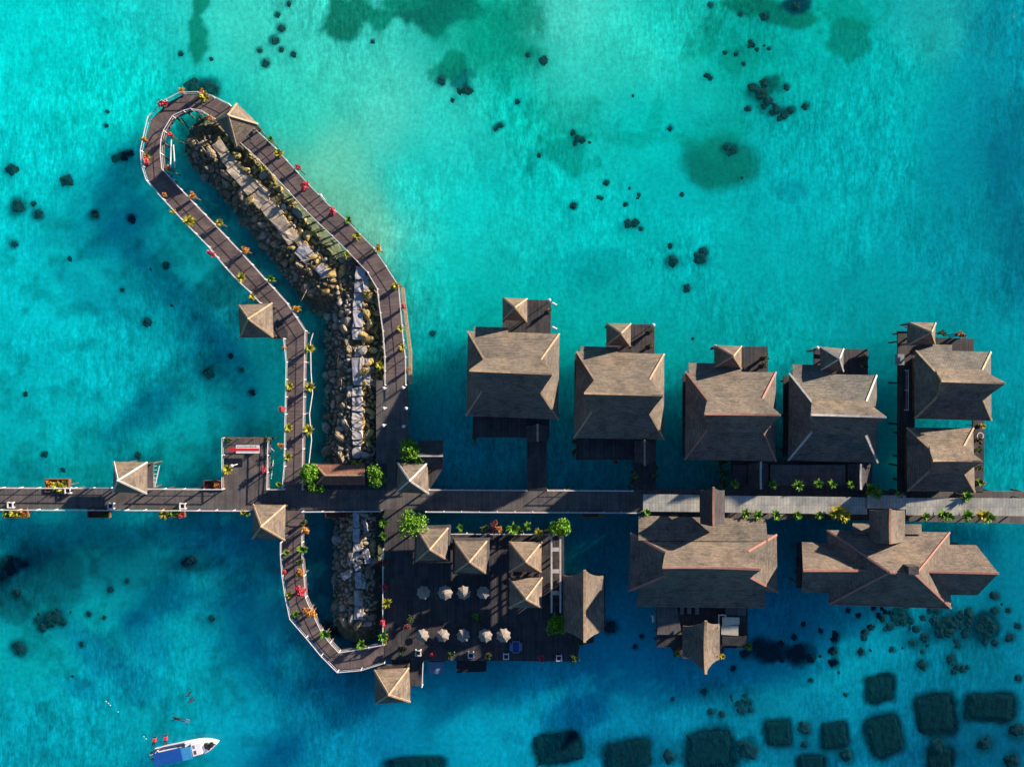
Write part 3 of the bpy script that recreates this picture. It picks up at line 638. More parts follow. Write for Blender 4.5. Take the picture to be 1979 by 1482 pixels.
# north sun decks and their little hip roofs
PG = 'small hip roofs on the villa sun decks'
for (E, vn, D) in (([(971,575),(1019,577.5),(1018.6,622),(972,618)], 'westernmost', [(971,579),(1064.5,580),(1064.5,645),(971,645)]),
    ([(1172,625),(1219,625.5),(1218.5,669),(1172,667)], 'second', [(1172,627),(1265,627),(1265,686),(1172,686)]),
    ([(1380,667),(1433,669),(1433,713),(1381,710)], 'middle', [(1381,670),(1484,670),(1484,722),(1381,722)]),
    ([(1585,670),(1630,674),(1630,718),(1585,716)], 'white-edged', [(1573,674),(1677.5,675),(1677.5,724),(1573,724)]),
    ([(1754,623),(1808,624),(1807,665),(1752,668)], 'corner', [(1743,640),(1808,640),(1808,652),(1882,655),(1882,684),(1743,684)])):
    deck('sun_deck', D, 'deck_dark', piles=[(D[0][0]+3, D[0][1]+3), (D[1][0]-3, D[1][1]+3)])
    hip('shade_roof', 'small square hip roof on the sun deck north of the %s villa' % vn, 'shelter', E, 2.5 if vn != 'white-edged' else 2.4, ze=3.9, group=PG, floor=False, roofm='shingle_thatch' if vn != 'white-edged' else 'shingle_grey', capm='cap_pale' if vn == 'white-edged' else 'cap_tan', capw=.2, finial=False)
# south porches, paths
deck('villa_deck', [(914,805),(1062,805),(1062,846),(914,845)], 'deck_dark', piles=[(918,842),(960,842),(1000,842)])
deck('villa_path', [(1019,840),(1057,840),(1057,946.5),(1019,946.5)], 'deck_dark', piles=[(1022,880),(1054,880),(1022,915),(1054,915)])
deck('villa_deck', [(1114,845),(1228,845),(1228,888),(1114,889)], 'deck_dark', piles=[(1118,885),(1170,885)])
deck('villa_path', [(1224,845),(1268,845),(1268,946.5),(1224,946.5)], 'deck_dark', piles=[(1228,915),(1264,915)])
deck('villa_deck', [(1414,888),(1686,888),(1686,946.5),(1414,946.5)], 'deck_brown', piles=[(x,892) for x in (1418,1500,1600,1680)]+[(1418,940)])
deck('corner_deck', [(1735,640),(1768,640),(1768,950),(1735,950)], 'deck_dark', piles=[(1738,660),(1738,740),(1738,820),(1738,900)])
deck('corner_deck', [(1880,812),(1903,812),(1901,950),(1880,950)], 'deck_dark', piles=[(1898,830),(1898,880),(1898,930)])
GP = 'gabled porch roofs in front of the villas'
gableNS('porch', 'dark gabled porch with an orange ridge board in front of the westernmost villa', 'porch', 1017,1060,1039,822,853,819,853, 3.4,4.6,'cap_tan', 'shingle_dark', group=GP)
gableNS('porch', 'dark gabled porch with a thin tan ridge in front of the second villa', 'porch', 1226,1268,1246,852,892,850,900, 3.4,4.6,'cap_tan', 'shingle_dark', group=GP, capw=.2)
gableNS('porch', 'dark gabled porch with a white ridge in front of the middle villa', 'porch', 1446,1485,1470.5,896,941,891,945, 3.4,4.6,'cap_pale', 'shingle_dark', group=GP, capw=.22)
gableNS('porch', 'dark gabled porch with a white ridge in front of the greyest villa', 'porch', 1638,1684,1663.5,896,943,897,946, 3.4,4.6,'cap_pale', 'shingle_dark', group=GP, capw=.22)
def leanto(name, label, cat, P, z0, z1, matn, ze=None, th_=.08, posts=True, group=None, base=DZ):
    # P: NW NE SE SW; z0 north edge height, z1 south edge height
    zs = (z0, z0, z1, z1); e = [W(x, y, zz) for (x, y), zz in zip(P, zs)]
    th = thing(name, (sum(v.x for v in e)/4, sum(v.y for v in e)/4, base), label, cat, group)
    m = MB(); m.poly(e[::-1]); rf = m.build('roof', matn, th); solid(rf, th_)
    if posts:
        c = sum(e, Vector())/4
        for v in e:
            q = v.lerp(Vector((c.x, c.y, v.z)), .08); m = MB(); m.box((q.x-.07, q.y-.07, base-.02), (q.x+.07, q.y+.07, q.z-.09)); m.build('post', 'dark_wood', th)
    return th
leanto('terrace_roof', 'grey plank lean-to roof between the two white-ridged porches', 'roof', [(1489,898),(1634,898),(1634,938),(1489,938)], 3.3, 2.8, 'deck_brown')
leanto('terrace_roof', 'small dark lean-to left of the middle villa porch', 'roof', [(1416,898),(1444,898),(1444,938),(1416,938)], 3.3, 2.8, 'shingle_dark')
# covered walkway
CG = 'pale corrugated roofs over the main walkway'
leanto('walkway_roof', 'pale corrugated roof over the walkway, westernmost stretch, half in shadow', 'roof', [(1243,955),(1352,956),(1352,989),(1243,988)], 4.15, 4.0, 'metal_roof', group=CG)
leanto('walkway_roof', 'longest pale corrugated roof over the walkway, lined by green plants', 'roof', [(1401,957.5),(1676,961),(1676,994),(1401,990)], 4.15, 4.0, 'metal_roof', group=CG)
leanto('walkway_roof', 'short raised pale roof panel where the eastern hall joins the walkway', 'roof', [(1676,957),(1751,957),(1751,984),(1676,982)], 4.6, 4.6, 'metal_roof', group=CG)
leanto('walkway_roof', 'pale corrugated roof over the walkway running out at the right edge', 'roof', [(1751,962),(1990,963),(1990,997),(1751,995)], 4.15, 4.0, 'metal_roof', group=CG)
# western hall
h1 = villa('hall', 'large hall with pink-edged hips and red cross gable, south of the walkway', 'hall', [(1218,1030),(1501,1033),(1503,1144),(1214.6,1141.5)], [(1288,1069),(1442,1067),(1445,1112.6),(1285,1112.6)], [(1280,1096),(1470,1100)], z=(4.4,6.7,9.3), capm='cap_pink', capw=.28, inset_=1.3)
def slope(th, P, zs, matn, nm='lower_roof'):
    e = [W(x, y, zz) for (x, y), zz in zip(P, zs)]; m = MB(); m.poly(e[::-1]); return solid(m.build(nm, matn, th), .1)
slope(h1, [(1234,996),(1480,1003),(1484,1046),(1234,1044)], (4.2,4.2,5.38,5.42), 'shingle_brown')
slope(h1, [(1240,1130),(1478,1132),(1479,1176),(1228,1172)], (5.0,5.0,3.7,3.7), 'shingle_brown')
gableNS('', '', '', 1353,1400.5,1379,947,1012,941,1017, 5.6,8.1,'cap_pink', 'shingle_dark', parent=h1, posts=False)
deck('hall_deck', [(1269,1160),(1445,1160),(1445,1252),(1400,1252),(1397,1272),(1319,1272),(1319,1268),(1302,1268),(1302,1250),(1269,1250)], 'deck_dark', piles=[(1273,1246),(1330,1268),(1390,1268),(1440,1248),(1306,1264)])
leanto('side_roof', 'flat brown-grey roof west of the loungers behind the pink-edged hall', 'roof', [(1270,1160),(1306,1160),(1318,1226),(1270,1226)], 3.4, 3.1, 'deck_brown')
leanto('side_roof', 'dark flat roof east of the loungers behind the pink-edged hall', 'roof', [(1402,1159),(1442,1160),(1442,1189),(1402,1189)], 3.4, 3.1, 'deck_brown')
g2 = gableNS('pavilion', 'pavilion with a sweeping pointed gable at the sea end of the hall deck', 'pavilion', 1319,1391,1364,1209,1268,1199,1302, 3.6,6.2,'cap_tan', 'shingle_thatch', capw=.34, sag=.5, ym0=1205, ym1=1274)
leanto('canvas_awning', 'cream canvas awning, larger northern panel right of the pointed pavilion', 'awning', [(1396,1192),(1429,1193),(1429,1206),(1396,1209)], 3.5, 3.3, 'canvas_cream')
leanto('canvas_awning', 'cream canvas awning, lower southern panel right of the pointed pavilion', 'awning', [(1394,1209.5),(1427,1208),(1427,1228),(1394,1226)], 3.2, 3.0, 'canvas_cream')
leanto('side_roof', 'brown roof strip between the cream awnings and the sea', 'roof', [(1396,1230),(1443,1230),(1443,1247),(1396,1247)], 3.0, 2.8, 'shingle_dark')
m = MB(); p = W(1391,1190,3.5)
for a_, b_ in (((1389,1188),(1402,1188)), ((1402,1188),(1402,1194)), ((1389,1188),(1389,1226))): m.bar(W(*a_, 3.55), W(*b_, 3.55), .12)
m.bar(W(1389,1188,1.6), W(1389,1188,3.6), .1); m.bar(W(1389,1226,1.6), W(1389,1226,3.6), .1); m.bar(W(1402,1188,1.6), W(1402,1188,3.6), .1)
o = m.build('awning_frame', 'white_paint', origin=(p.x, p.y, 1.6)); tag(o, 'thin white metal frame at the corner of the cream awnings', 'frame')
# eastern hall: long gable with a taller hipped centre
ze, zr = 4.2, 7.4
hx = W(1720,1100,DZ); h2 = thing('hall', (hx.x, hx.y, DZ), 'eastern hall with long flared gable, red ridge and taller hipped centre', 'hall')
A = [W(1549.6,1047,ze), W(1887,1053,ze), W(1889,1150,ze), W(1549.6,1145,ze)]; R_ = [W(1552,1102,zr), W(1930,1107.6,zr)]
k = 12; m = MB(); zsag = .45
rp = [R_[0].lerp(R_[1], i/k)-Vector((0,0,zsag*4*(i/k)*(1-i/k))) for i in range(k+1)]
for i in range(k):
    m.poly([A[0].lerp(A[1], (i+1)/k), A[0].lerp(A[1], i/k), rp[i], rp[i+1]])
    m.poly([rp[i+1], rp[i], A[3].lerp(A[2], i/k), A[3].lerp(A[2], (i+1)/k)])
rf = m.build('long_roof', 'shingle_thatch', h2); solid(rf)
m = MB()
for p, q in zip(rp[:-1], rp[1:]): m.bar(p+Vector((0,0,.05)), q+Vector((0,0,.05)), .3, .14)
m.build('ridge_cap', 'cap_pink', rf)
B = [W(1598,1024,4.6), W(1835,1028,4.6), W(1838,1175,4.6), W(1601.7,1167,4.6)]; T = [W(1719,1106,8.6), W(1769,1110,8.6)]
m = MB(); m.poly([B[1], B[0], T[0], T[1]]); m.poly([T[1], T[0], B[3], B[2]]); m.poly([T[0], B[0], B[3]]); m.poly([B[1], T[1], B[2]])
rf = m.build('hip_roof', 'shingle_thatch', h2); solid(rf)
for a_, b_ in ((B[0],T[0]),(B[1],T[1]),(B[2],T[1]),(B[3],T[0]),(T[0],T[1])): cap(rf, a_, b_, .24, 'cap_pink')
cap(rf, B[3], B[2], .14, 'cap_pink', name='eave_board')
gableNS('', '', '', 1680,1749,1720,985,1046,983,1051, 5.3,8.1,'cap_pink', 'shingle_brown', parent=h2, posts=False, capw=.24)
slope(h2, [(1647.6,1011),(1781,1013),(1781,1032),(1647.6,1032)], (4.4,4.4,5.2,5.2), 'shingle_brown')
m = MB(); q = W(1763,1101,8.8); m.box((q.x-.65,q.y-.5,7.2),(q.x+.65,q.y+.5,9.2)); m.build('chimney', 'shingle_dark', h2)
walls(h2, A[0].x+1.2, A[3].y+1.4, A[1].x-1.6, A[0].y-1.4, DZ, ze+.2, 4)
deck('hall_deck', [(1540,1050),(1556,1050),(1556,1136),(1540,1136)], 'deck_dark', piles=[(1543,1060),(1543,1128)])
# gazebos
GG = 'square gazebos along the boardwalks'
hip('gazebo', 'thatched gazebo turned diagonally on the north-east corner of the loop', 'gazebo', [(458,200),(499,240),(457,284),(417,232)], 3.2, group=GG, roofm='shingle_thatch', capm='cap_tan')
hip('gazebo', 'square gazebo standing over the water at the bend of the western loop leg', 'gazebo', [(461,589.6),(526.6,586),(528.7,652),(463.5,652.8)], 3.0, group=GG)
hip('gazebo', 'thatched gazebo north of the walkway, between the flower box and the sign platform', 'gazebo', [(220,892),(285,893),(284,954),(218,951)], 3.2, group=GG, capm='cap_pale')
hip('gazebo', 'gazebo on the south side of the walkway where the southern boardwalk begins', 'gazebo', [(489,974),(552,975.6),(551,1044),(488,1041)], 3.2, group=GG)
hip('gazebo', 'small pale-edged gazebo beside the round tree and the dark gabled shed', 'gazebo', [(768.6,894),(826,894),(829,954),(766,951)], 3.0, group=GG, capm='cap_pale')
hip('gazebo', 'gazebo standing in the water south of the terrace, by the small dock', 'gazebo', [(723,1294),(790.5,1289.6),(793,1356),(726,1359.6)], 3.0, group=GG)
TG = 'square gazebos on the umbrella terrace'
hip('gazebo', 'north-west terrace gazebo, touching the bright round tree', 'gazebo', [(806,1022),(866,1020),(865,1082),(804,1084)], 3.0, group=TG, two=True, floor=False)
hip('gazebo', 'terrace gazebo north of the umbrellas, second from the left', 'gazebo', [(879,1045),(941,1045),(940,1108),(879,1106)], 2.8, group=TG, two=True, floor=False)
hip('gazebo', 'northern one of the two stacked gazebos near the pergola', 'gazebo', [(984,1046),(1047,1047),(1046,1105),(984,1105)], 2.8, group=TG, floor=False)
hip('gazebo', 'southern one of the two stacked gazebos near the pergola', 'gazebo', [(984,1117),(1048,1115.5),(1047,1174),(984,1174)], 3.0, group=TG, floor=False)
# terrace gable hut
gh = gableNS('hut', 'long gabled terrace hut with a bright orange ridge, dark western slope', 'hut', 1088,1167.5,1130,1112,1219,1101,1241, 3.8,6.4,'cap_tan', 'shingle_thatch', capw=.34, sag=.3)
q0, q1 = W(1094,1210,DZ), W(1160,1120,DZ); walls(gh, q0.x, q0.y, q1.x, q1.y, DZ, 3.9, 2, floor=True)
# gabled shed by the small gazebo
def gableEW(name, label, cat, x0, x1, y0, y1, yr, ze, zr, capm, roofm, base=DZ, hipw=0, floor=False, capw=.18):
    a = [W(x0,y0,ze),W(x1,y0,ze)]; b = [W(x0,y1,ze),W(x1,y1,ze)]; r = [W(x0+hipw,yr,zr),W(x1,yr,zr)]
    th = thing(name, ((a[0].x+a[1].x)/2,(a[0].y+b[0].y)/2,base), label, cat)
    m = MB(); m.poly([a[1],a[0],r[0],r[1]]); m.poly([r[1],r[0],b[0],b[1]])
    if hipw: m.poly([a[0],b[0],r[0]])
    rf = m.build('roof', roofm, th); solid(rf,.1); cap(rf, r[0], r[1], capw, capm)
    if hipw: cap(rf, a[0], r[0], capw, capm); cap(rf, b[0], r[0], capw, capm)
    for v,s,t_ in ((a[0],1,-1),(a[1],-1,-1),(b[0],1,1),(b[1],-1,1)):
        m = MB(); m.box((v.x+s*.35-.08,v.y+t_*.35-.08,base-.02),(v.x+s*.35+.08,v.y+t_*.35+.08,ze+.1)); m.build('post','dark_wood',th)
    return th
gableEW('shed', 'small dark gabled shed over the water beside the round tree', 'shed', 808,856,851,905,881,3.6,4.6,'cap_pale','shingle_dark')
gableEW('planter_shelter', 'low terracotta-roofed shelter between the two green trees', 'shelter', 610,705,898,937,918,2.9,3.7,'cap_tan','terracotta',hipw=18)
print('parts', len(C.objects))
# ---------------- breakwater ----------------
BW = [([(410,278),(435,304),(470,342),(515,400),(560,455),(610,520),(640,560)], 55, 44, 'north-western'), ([(690,505),(688,620),(688,740),(686,895)], 58, 52, 'middle'), ([(690,985),(688,1080),(690,1200)], 44, 34, 'southern')]
# (centreline, half-width on the west, half-width on the east) in photo pixels
def near(px, py, line):
    best = (1e9, 0, 0)
    P = Vector((px, py)); s = 0
    for a, b in zip(line[:-1], line[1:]):
        a = Vector(a); b = Vector(b); d = b-a; t = max(0, min(1, (P-a).dot(d)/d.length_squared)); q = a+d*t
        dist = (P-q).length; side = d.x*(P.y-a.y)-d.y*(P.x-a.x)   # >0: right of travel in image (west)
        if dist < best[0]: best = (dist, side, s+t)
        s += 1
    return best
def mheight(px, py, b):
    d, side, s = near(px, py, b[0]); hw = b[1] if side > 0 else b[2]
    t = d/hw; h = (0.95-2.0*t**1.7 if side > 0 else .95-1.05*t**2)
    if b[3] == 'middle' and py < 560: h -= max(0, px-(712+(py-505)*.35))*.12+max(0, 500-py)*.1
    return h, side, t
for b in BW:
    xs_ = [p[0] for p in b[0]]; ys_ = [p[1] for p in b[0]]; st = 5
    X = np.arange(min(xs_)-75, max(xs_)+76, st); Y = np.arange(min(ys_)-60, max(ys_)+61, st)
    m = MB(); rr = random.Random(4)
    for y in Y:
        for x in X:
            h, _, t = mheight(x, y, b); h += (rr.random()-.5)*.35; q = W(x, y, 0); m.v.append((q.x, q.y, max(h, -1.7)))
    nx = len(X)
    for j in range(len(Y)-1):
        for i in range(nx-1):
            ids = (j*nx+i, (j+1)*nx+i, (j+1)*nx+i+1, j*nx+i+1)
            if max(m.v[k][2] for k in ids) > -1.6: m.f.append(ids)
    q = W(*b[0][1], 0); o = m.build('rubble_mound', 'mound', origin=(q.x, q.y, 0)); tag(o, 'dark core of the %s stretch of the rubble breakwater' % b[3], 'breakwater')
# slabs: (x, y, length, width, angle in photo, mat)
SLAB = []
def run(pts, w_, m_):
    for (x0, y0), (x1, y1) in zip(pts[:-1], pts[1:]):
        L = math.hypot(x1-x0, y1-y0); SLAB.append(((x0+x1)/2, (y0+y1)/2, L-2.2, w_, math.atan2(-(y1-y0), x1-x0), m_))
run([(418,273),(433,297),(449,322)], 21, 'concrete_brown'); run([(447,318),(470,344),(490,371)], 27, 'concrete_brown'); run([(490,372),(512,394),(538,420)], 30, 'concrete_brown')
run([(535,421),(552,444),(569,466)], 25, 'concrete_brown'); SLAB.append((588,489,30,26,RD(-50),'concrete_grey')); SLAB.append((623,524,24,18,RD(-52),'concrete_grey'))
SLAB.append((505,362,40,7,RD(-40),'concrete_brown')); SLAB.append((579,468,20,14,RD(-50),'concrete_brown'))
run([(697,514),(696,541),(693,566),(692,600),(691,633),(690,657)], 19, 'concrete_grey'); SLAB.append((706,553,38,10,RD(-90),'concrete')); SLAB.append((694,680,16,16,RD(-90),'concrete'))
SLAB += [(690,718,52,17,RD(-90),'concrete_grey'),(706,704,22,14,RD(-90),'concrete_grey'),(708,722,20,14,RD(-90),'concrete_grey'),(708,739,13,13,RD(-90),'concrete_grey')]
run([(690,748),(690,766),(690,784),(690,796),(690,813),(690,831),(690,850)], 19, 'concrete'); run([(690,850),(690,862)], 15, 'concrete_grey'); run([(689,863),(689,886)], 15, 'concrete')
run([(688,990),(688,1020),(689,1049),(689,1067),(688,1085),(691,1104),(692,1118),(692,1138)], 12, 'concrete_grey'); run([(692,1140),(693,1172),(693,1198)], 16, 'concrete')
SLAB += [(705,1017,22,7,RD(-75),'concrete_grey'),(706,1066,12,12,RD(20),'concrete'),(709,1080,18,9,RD(-85),'concrete_grey'),(668,1112,16,13,RD(30),'concrete')]
def place_word(x, y):
    return 'north-western' if y < 560 and x < 650 else ('middle' if y < 900 else 'southern')
SLAB.sort(key=lambda q: q[1])
rs = random.Random(11)
cnt = {}
for x, y, L, wd, a, mt in SLAB:
    pw = place_word(x, y); cnt[pw] = cnt.get(pw, 0)+1
for_i = {}
for x, y, L, wd, a, mt in SLAB:
    z = 1.12+rs.random()*.28; q = W(x, y, z); k = (HC-z)/HC/PXM; l, w2 = L*k/2, wd*k/2
    bmx = bmesh.new(); bmesh.ops.create_cube(bmx, size=1)
    bmesh.ops.subdivide_edges(bmx, edges=bmx.edges, cuts=2, use_grid_fill=True)
    for v in bmx.verts:
        v.co.x = v.co.x*2*l+(rs.random()-.5)*.17; v.co.y = v.co.y*2*w2+(rs.random()-.5)*.17; v.co.z = (v.co.z-.5)*.8+(rs.random()-.5)*.12
    me = bpy.data.meshes.new('concrete_slab'); bmx.to_mesh(me); bmx.free(); me.materials.append(M[mt])
    o = bpy.data.objects.new('concrete_slab', me); C.objects.link(o); o.location = q; o.rotation_euler = ((rs.random()-.5)*.1, (rs.random()-.5)*.1, a+(rs.random()-.5)*.14)
    pw = place_word(x, y); i = for_i.get(pw, 0); for_i[pw] = i+1
    shape = 'long' if L > 1.8*wd else ('narrow' if wd < 13 else 'squarish')
    tn = {'concrete_brown': 'brown weathered', 'concrete_grey': 'pale grey', 'concrete': 'buff grey'}[mt]
    tag(o, '%s %s concrete slab capping the %s breakwater, %s from its north end' % (tn, shape, pw, ORD[i]), 'slab', 'concrete slabs along the breakwater crest')
# rocks
def rockmesh(seed, matn, flat=.75):
    r = random.Random(seed); bmx = bmesh.new()
    for i in range(22):
        v = Vector((r.gauss(0, 1), r.gauss(0, 1), r.gauss(0, 1))).normalized()*(.85+.3*r.random())
        bmx.verts.new((v.x, v.y*(.65+.35*r.random()), v.z*flat))
    h = bmesh.ops.convex_hull(bmx, input=bmx.verts)
    bmesh.ops.delete(bmx, geom=[g for g in h['geom_interior'] if isinstance(g, bmesh.types.BMVert)], context='VERTS')
    bmesh.ops.bevel(bmx, geom=bmx.edges[:], offset=.10, segments=2, affect='EDGES')
    me = bpy.data.meshes.new('boulder'); bmx.to_mesh(me); bmx.free(); me.materials.append(M[matn]); return me
RM = {k: [rockmesh(100+i*7, k) for i in range(7)] for k in ('rock_grey', 'rock_gold', 'rock_brown')}
pts = []; rr = random.Random(21)
for b in BW:
    xs_ = [p[0] for p in b[0]]; ys_ = [p[1] for p in b[0]]
    tries = 0
    while tries < 9000:
        tries += 1
        x = rr.uniform(min(xs_)-65, max(xs_)+65); y = rr.uniform(min(ys_)-8, max(ys_)+8)
        h, side, t = mheight(x, y, b)
        if t > 1.0 or (t < .2): continue
        if 897 < y < 990 or h < -1.2: continue
        if side > 0 and t > .75 and rr.random() < .5: continue
        big = rr.random() < .5
        r = rr.uniform(8, 15) if big else rr.uniform(3.2, 6.5)
        if any((x-p[0])**2+(y-p[1])**2 < ((r+p[2])*.66)**2 for p in pts if abs(p[1]-y) < 30): continue
        pts.append((x, y, r, h, side, t, b[3]))
pts.sort(key=lambda p: -p[2]*(1 if p[3] > -.4 else .6))
stuff = MB()
TR = []
for i, (x, y, r, h, side, t, nm) in enumerate(pts):
    east = side < 0
    mt = 'rock_gold' if (east or (nm == 'north-western' and t < .45)) and nm != 'southern' and y < 860 and rr.random() < .8 else ('rock_grey' if rr.random() < .6 else 'rock_brown')
    if nm == 'north-western' and not east and rr.random() < .5: mt = 'rock_brown'
    me = rr.choice(RM[mt]); q = W(x, y, h+.1); s = r/PXM
    rot = (rr.uniform(-.5, .5), rr.uniform(-.5, .5), rr.uniform(0, 6.28)); sc = (s*rr.uniform(.9, 1.35), s*rr.uniform(.8, 1.05), s*rr.uniform(.7, 1.0))
    if i < 290:
        o = bpy.data.objects.new('boulder', me); C.objects.link(o); o.location = q; o.rotation_euler = rot; o.scale = sc
        col = {'rock_gold': 'golden-brown', 'rock_grey': 'grey', 'rock_brown': 'dull brown'}[mt]
        wet = 'submerged' if h < -.35 else 'dry'
        tag(o, '%s %s angular boulder on the %s side of the %s breakwater stretch' % (wet, col, 'east' if east else 'west', nm), 'boulder', 'breakwater boulders, %s %s %s %s' % (wet, col, 'east' if east else 'west', nm))
    else: TR.append((me, q, rot, sc))
for mt, nm in (('rock_gold', 'golden'), ('rock_grey', 'grey'), ('rock_brown', 'brown')):
    bmx = bmesh.new(); tot = 0
    from mathutils import Euler
    for me, q, rot, sc in TR:
        if me.materials[0].name != mt: continue
        n0 = len(bmx.verts); bmx.from_mesh(me); bmx.verts.ensure_lookup_table()
        MT = Matrix.Translation(q) @ Euler(rot).to_matrix().to_4x4() @ Matrix.Diagonal((*sc, 1))
        for v in bmx.verts[n0:]: v.co = MT @ v.co
        tot += 1
    if tot:
        me = bpy.data.meshes.new('rubble'); bmx.to_mesh(me); me.materials.append(M[mt])
        o = bpy.data.objects.new('rubble', me); C.objects.link(o); tag(o, 'loose small %s rubble filling the gaps between the breakwater boulders' % nm, 'rubble', kind='stuff')
    bmx.free()
# ---------------- coral heads and submerged reef blocks ----------------
def coralmesh(seed):
    r = random.Random(seed); bmx = bmesh.new(); bmesh.ops.create_icosphere(bmx, subdivisions=3, radius=1)
    from mathutils import noise
    for v in bmx.verts:
        n_ = noise.noise(v.co*1.5+Vector((seed*3.1, 0, 0)))*.8+noise.noise(v.co*3.5+Vector((seed, 5, 0)))*.28
        v.co *= 1+n_; v.co.z *= .6
    me = bpy.data.meshes.new('coral_head'); bmx.to_mesh(me); bmx.free(); me.materials.append(M['coral']); me.polygons.foreach_set('use_smooth', [True]*len(me.polygons)); return me
CM = [coralmesh(i) for i in range(6)]
def zone(x, y):
    if y > 1340: return 'deep southern edge among the reef squares'
    if y > 1150 and x > 1000: return 'shallows south of the two halls'
    if y > 1000: return 'bottom-left waters near the boat'
    if x < 200: return 'far-left waters above the main walkway'
    if x < 350: return 'waters just left of the boardwalk loop'
    if x < 620: return 'waters around the loop, north or south of it'
    if y > 330: return 'open water north of the villas'
    if x < 1200: return 'top middle of the lagoon'
    return 'top right of the lagoon'
for s in CO.split(';'):
    if not s: continue
    x, y, r = map(float, s.split(',')); q = W(x, y, -.75); o = bpy.data.objects.new('coral_head', rr.choice(CM)); C.objects.link(o)
    big = min(r/PXM, 1.3); o.location = (q.x, q.y, -1.05+min(.25, big*.1) if r < 16 else -.7); k = (.95 if r < 9 else .85)*r/PXM
    o.rotation_euler = (0, 0, rr.uniform(0, 6.28)); o.scale = (k*rr.uniform(.95, 1.15), k*rr.uniform(.8, 1.0), min(k, .9)*rr.uniform(.35, .55))
    sz = 'tiny' if r < 4.5 else 'small' if r < 7.5 else 'medium' if r < 11.5 else 'large'
    tag(o, '%s dark coral head under the surface, %s' % (sz, zone(x, y)), 'coral head', 'coral heads, %s, %s' % (sz, zone(x, y)))
RL = ['square weed-covered reef bed nearest the villas, alone at the top of the field','wide low reef bed at the right edge, the longest one','large reef bed just left of the wide right-edge one','big tilted reef bed in the middle of the field','small square reef bed left of the big tilted one','reef bed with a blurred round neighbour on its left','broad reef bed cut by the bottom edge, right of centre','reef bed at the bottom edge, second from the left in the field','leftmost reef bed of the main field, slightly turned','reef bed sliver at the bottom edge under the small square one','reef bed at the bottom edge under the large eastern one','thin reef bed at the bottom edge below the terrace dock']
for (x, y, wx, wy, a), lb in zip(REEF, RL):
    k = (HC+.9)/HC/PXM; nx_, ny_ = max(4, int(wx/3)), max(4, int(wy/3)); bmx = bmesh.new()
    bmesh.ops.create_grid(bmx, x_segments=nx_, y_segments=ny_, size=.5)
    from mathutils import noise
    for v in bmx.verts:
        ex = max(abs(v.co.x), abs(v.co.y))*2; p = Vector((v.co.x*wx*k, v.co.y*wy*k, 0)); e = noise.noise(p*.45+Vector((x, y, 0)))*1.3
        v.co = Vector((p.x*(1+e*.06), p.y*(1+e*.06), (.12+noise.noise(p*1.1+Vector((x, 0, 0)))*.08)-.32*max(0, ex-.72)/.28*(1+noise.noise(p*2)*.6)-.02))
    me = bpy.data.meshes.new('reef_bed'); bmx.to_mesh(me); bmx.free(); me.materials.append(M['reef'])
    q = W(x, y, -.9); o = bpy.data.objects.new('reef_bed', me); C.objects.link(o); o.location = (q.x, q.y, -1.15); o.rotation_euler = (0, 0, RD(a))
    tag(o, lb, 'reef bed', 'square reef beds in the deep southern edge')
# ---------------- plants ----------------
def leafmesh(name, matn, kind, seed, r=.55):
    R = random.Random(seed); m = MB()
    if kind == 'spiky':
        for i in range(64):
            t = R.uniform(0, 2*pi); e = R.uniform(.15, 1.2); L = r*R.uniform(.75, 1.35); w_ = .07*R.uniform(.8, 1.5)
            d = Vector((cos(t)*cos(e), sin(t)*cos(e), sin(e))); sd = Vector((-sin(t), cos(t), 0))
            p0 = Vector((0, 0, .05)); p1 = p0+d*L*.55; p2 = p0+d*L*.95-Vector((0, 0, .12*L))
            m.poly([p0-sd*w_*.4, p0+sd*w_*.4, p1+sd*w_, p1-sd*w_]); n0 = len(m.v); m.v.append(tuple(p2)); m.f.append((n0-1, n0-2, n0))
    else:
        n_ = 230 if kind == 'tree' else 170
        sp = .30 if kind != 'tree' else .36
        cl = [(Vector((max(-.62, min(.62, R.gauss(0, sp))), max(-.62, min(.62, R.gauss(0, sp))), R.gauss(0, .22))), R.uniform(.26, .44)) for _ in range(34 if kind == 'tree' else 8)]
        for i in range(n_*(8 if kind == 'tree' else 1)):
            c, rad = R.choice(cl); v = Vector((R.gauss(0, 1), R.gauss(0, 1), R.gauss(0, 1))).normalized()*rad*R.uniform(.5, 1.05)
            p = (c+v)*r; p.z = p.z*.8+(.45*r if kind != 'tree' else 0)
            a = Vector((R.gauss(0, 1), R.gauss(0, 1), R.gauss(0, .6))).normalized(); b_ = a.cross(Vector((R.gauss(0, 1), R.gauss(0, 1), R.gauss(0, 1)))).normalized()
            s = (.085 if kind != 'tree' else .13)*R.uniform(.7, 1.5)
            m.poly([p-a*s, p-b_*s*.55, p+a*s, p+b_*s*.55])
    me = bpy.data.meshes.new(name); me.from_pydata(m.v, [], m.f); me.update(); me.materials.append(M[matn]); return me
potm = MB(); potm.tube((0, 0, -.55), (0, 0, 0), .16, .25, 10); potm.tube((0, 0, 0), (0, 0, .05), .28, .28, 10)
pot_me = bpy.data.meshes.new('pot'); pot_me.from_pydata(potm.v, [], potm.f); pot_me.update(); pot_me.materials.append(M['pot'])
stm = MB(); stm.box((-.06, -.06, -5.5), (.06, .06, -.56)); stm.box((-.24, -.24, -.62), (.24, .24, -.552))
st_me = bpy.data.meshes.new('stand'); st_me.from_pydata(stm.v, [], stm.f); st_me.update(); st_me.materials.append(M['pile_wood'])
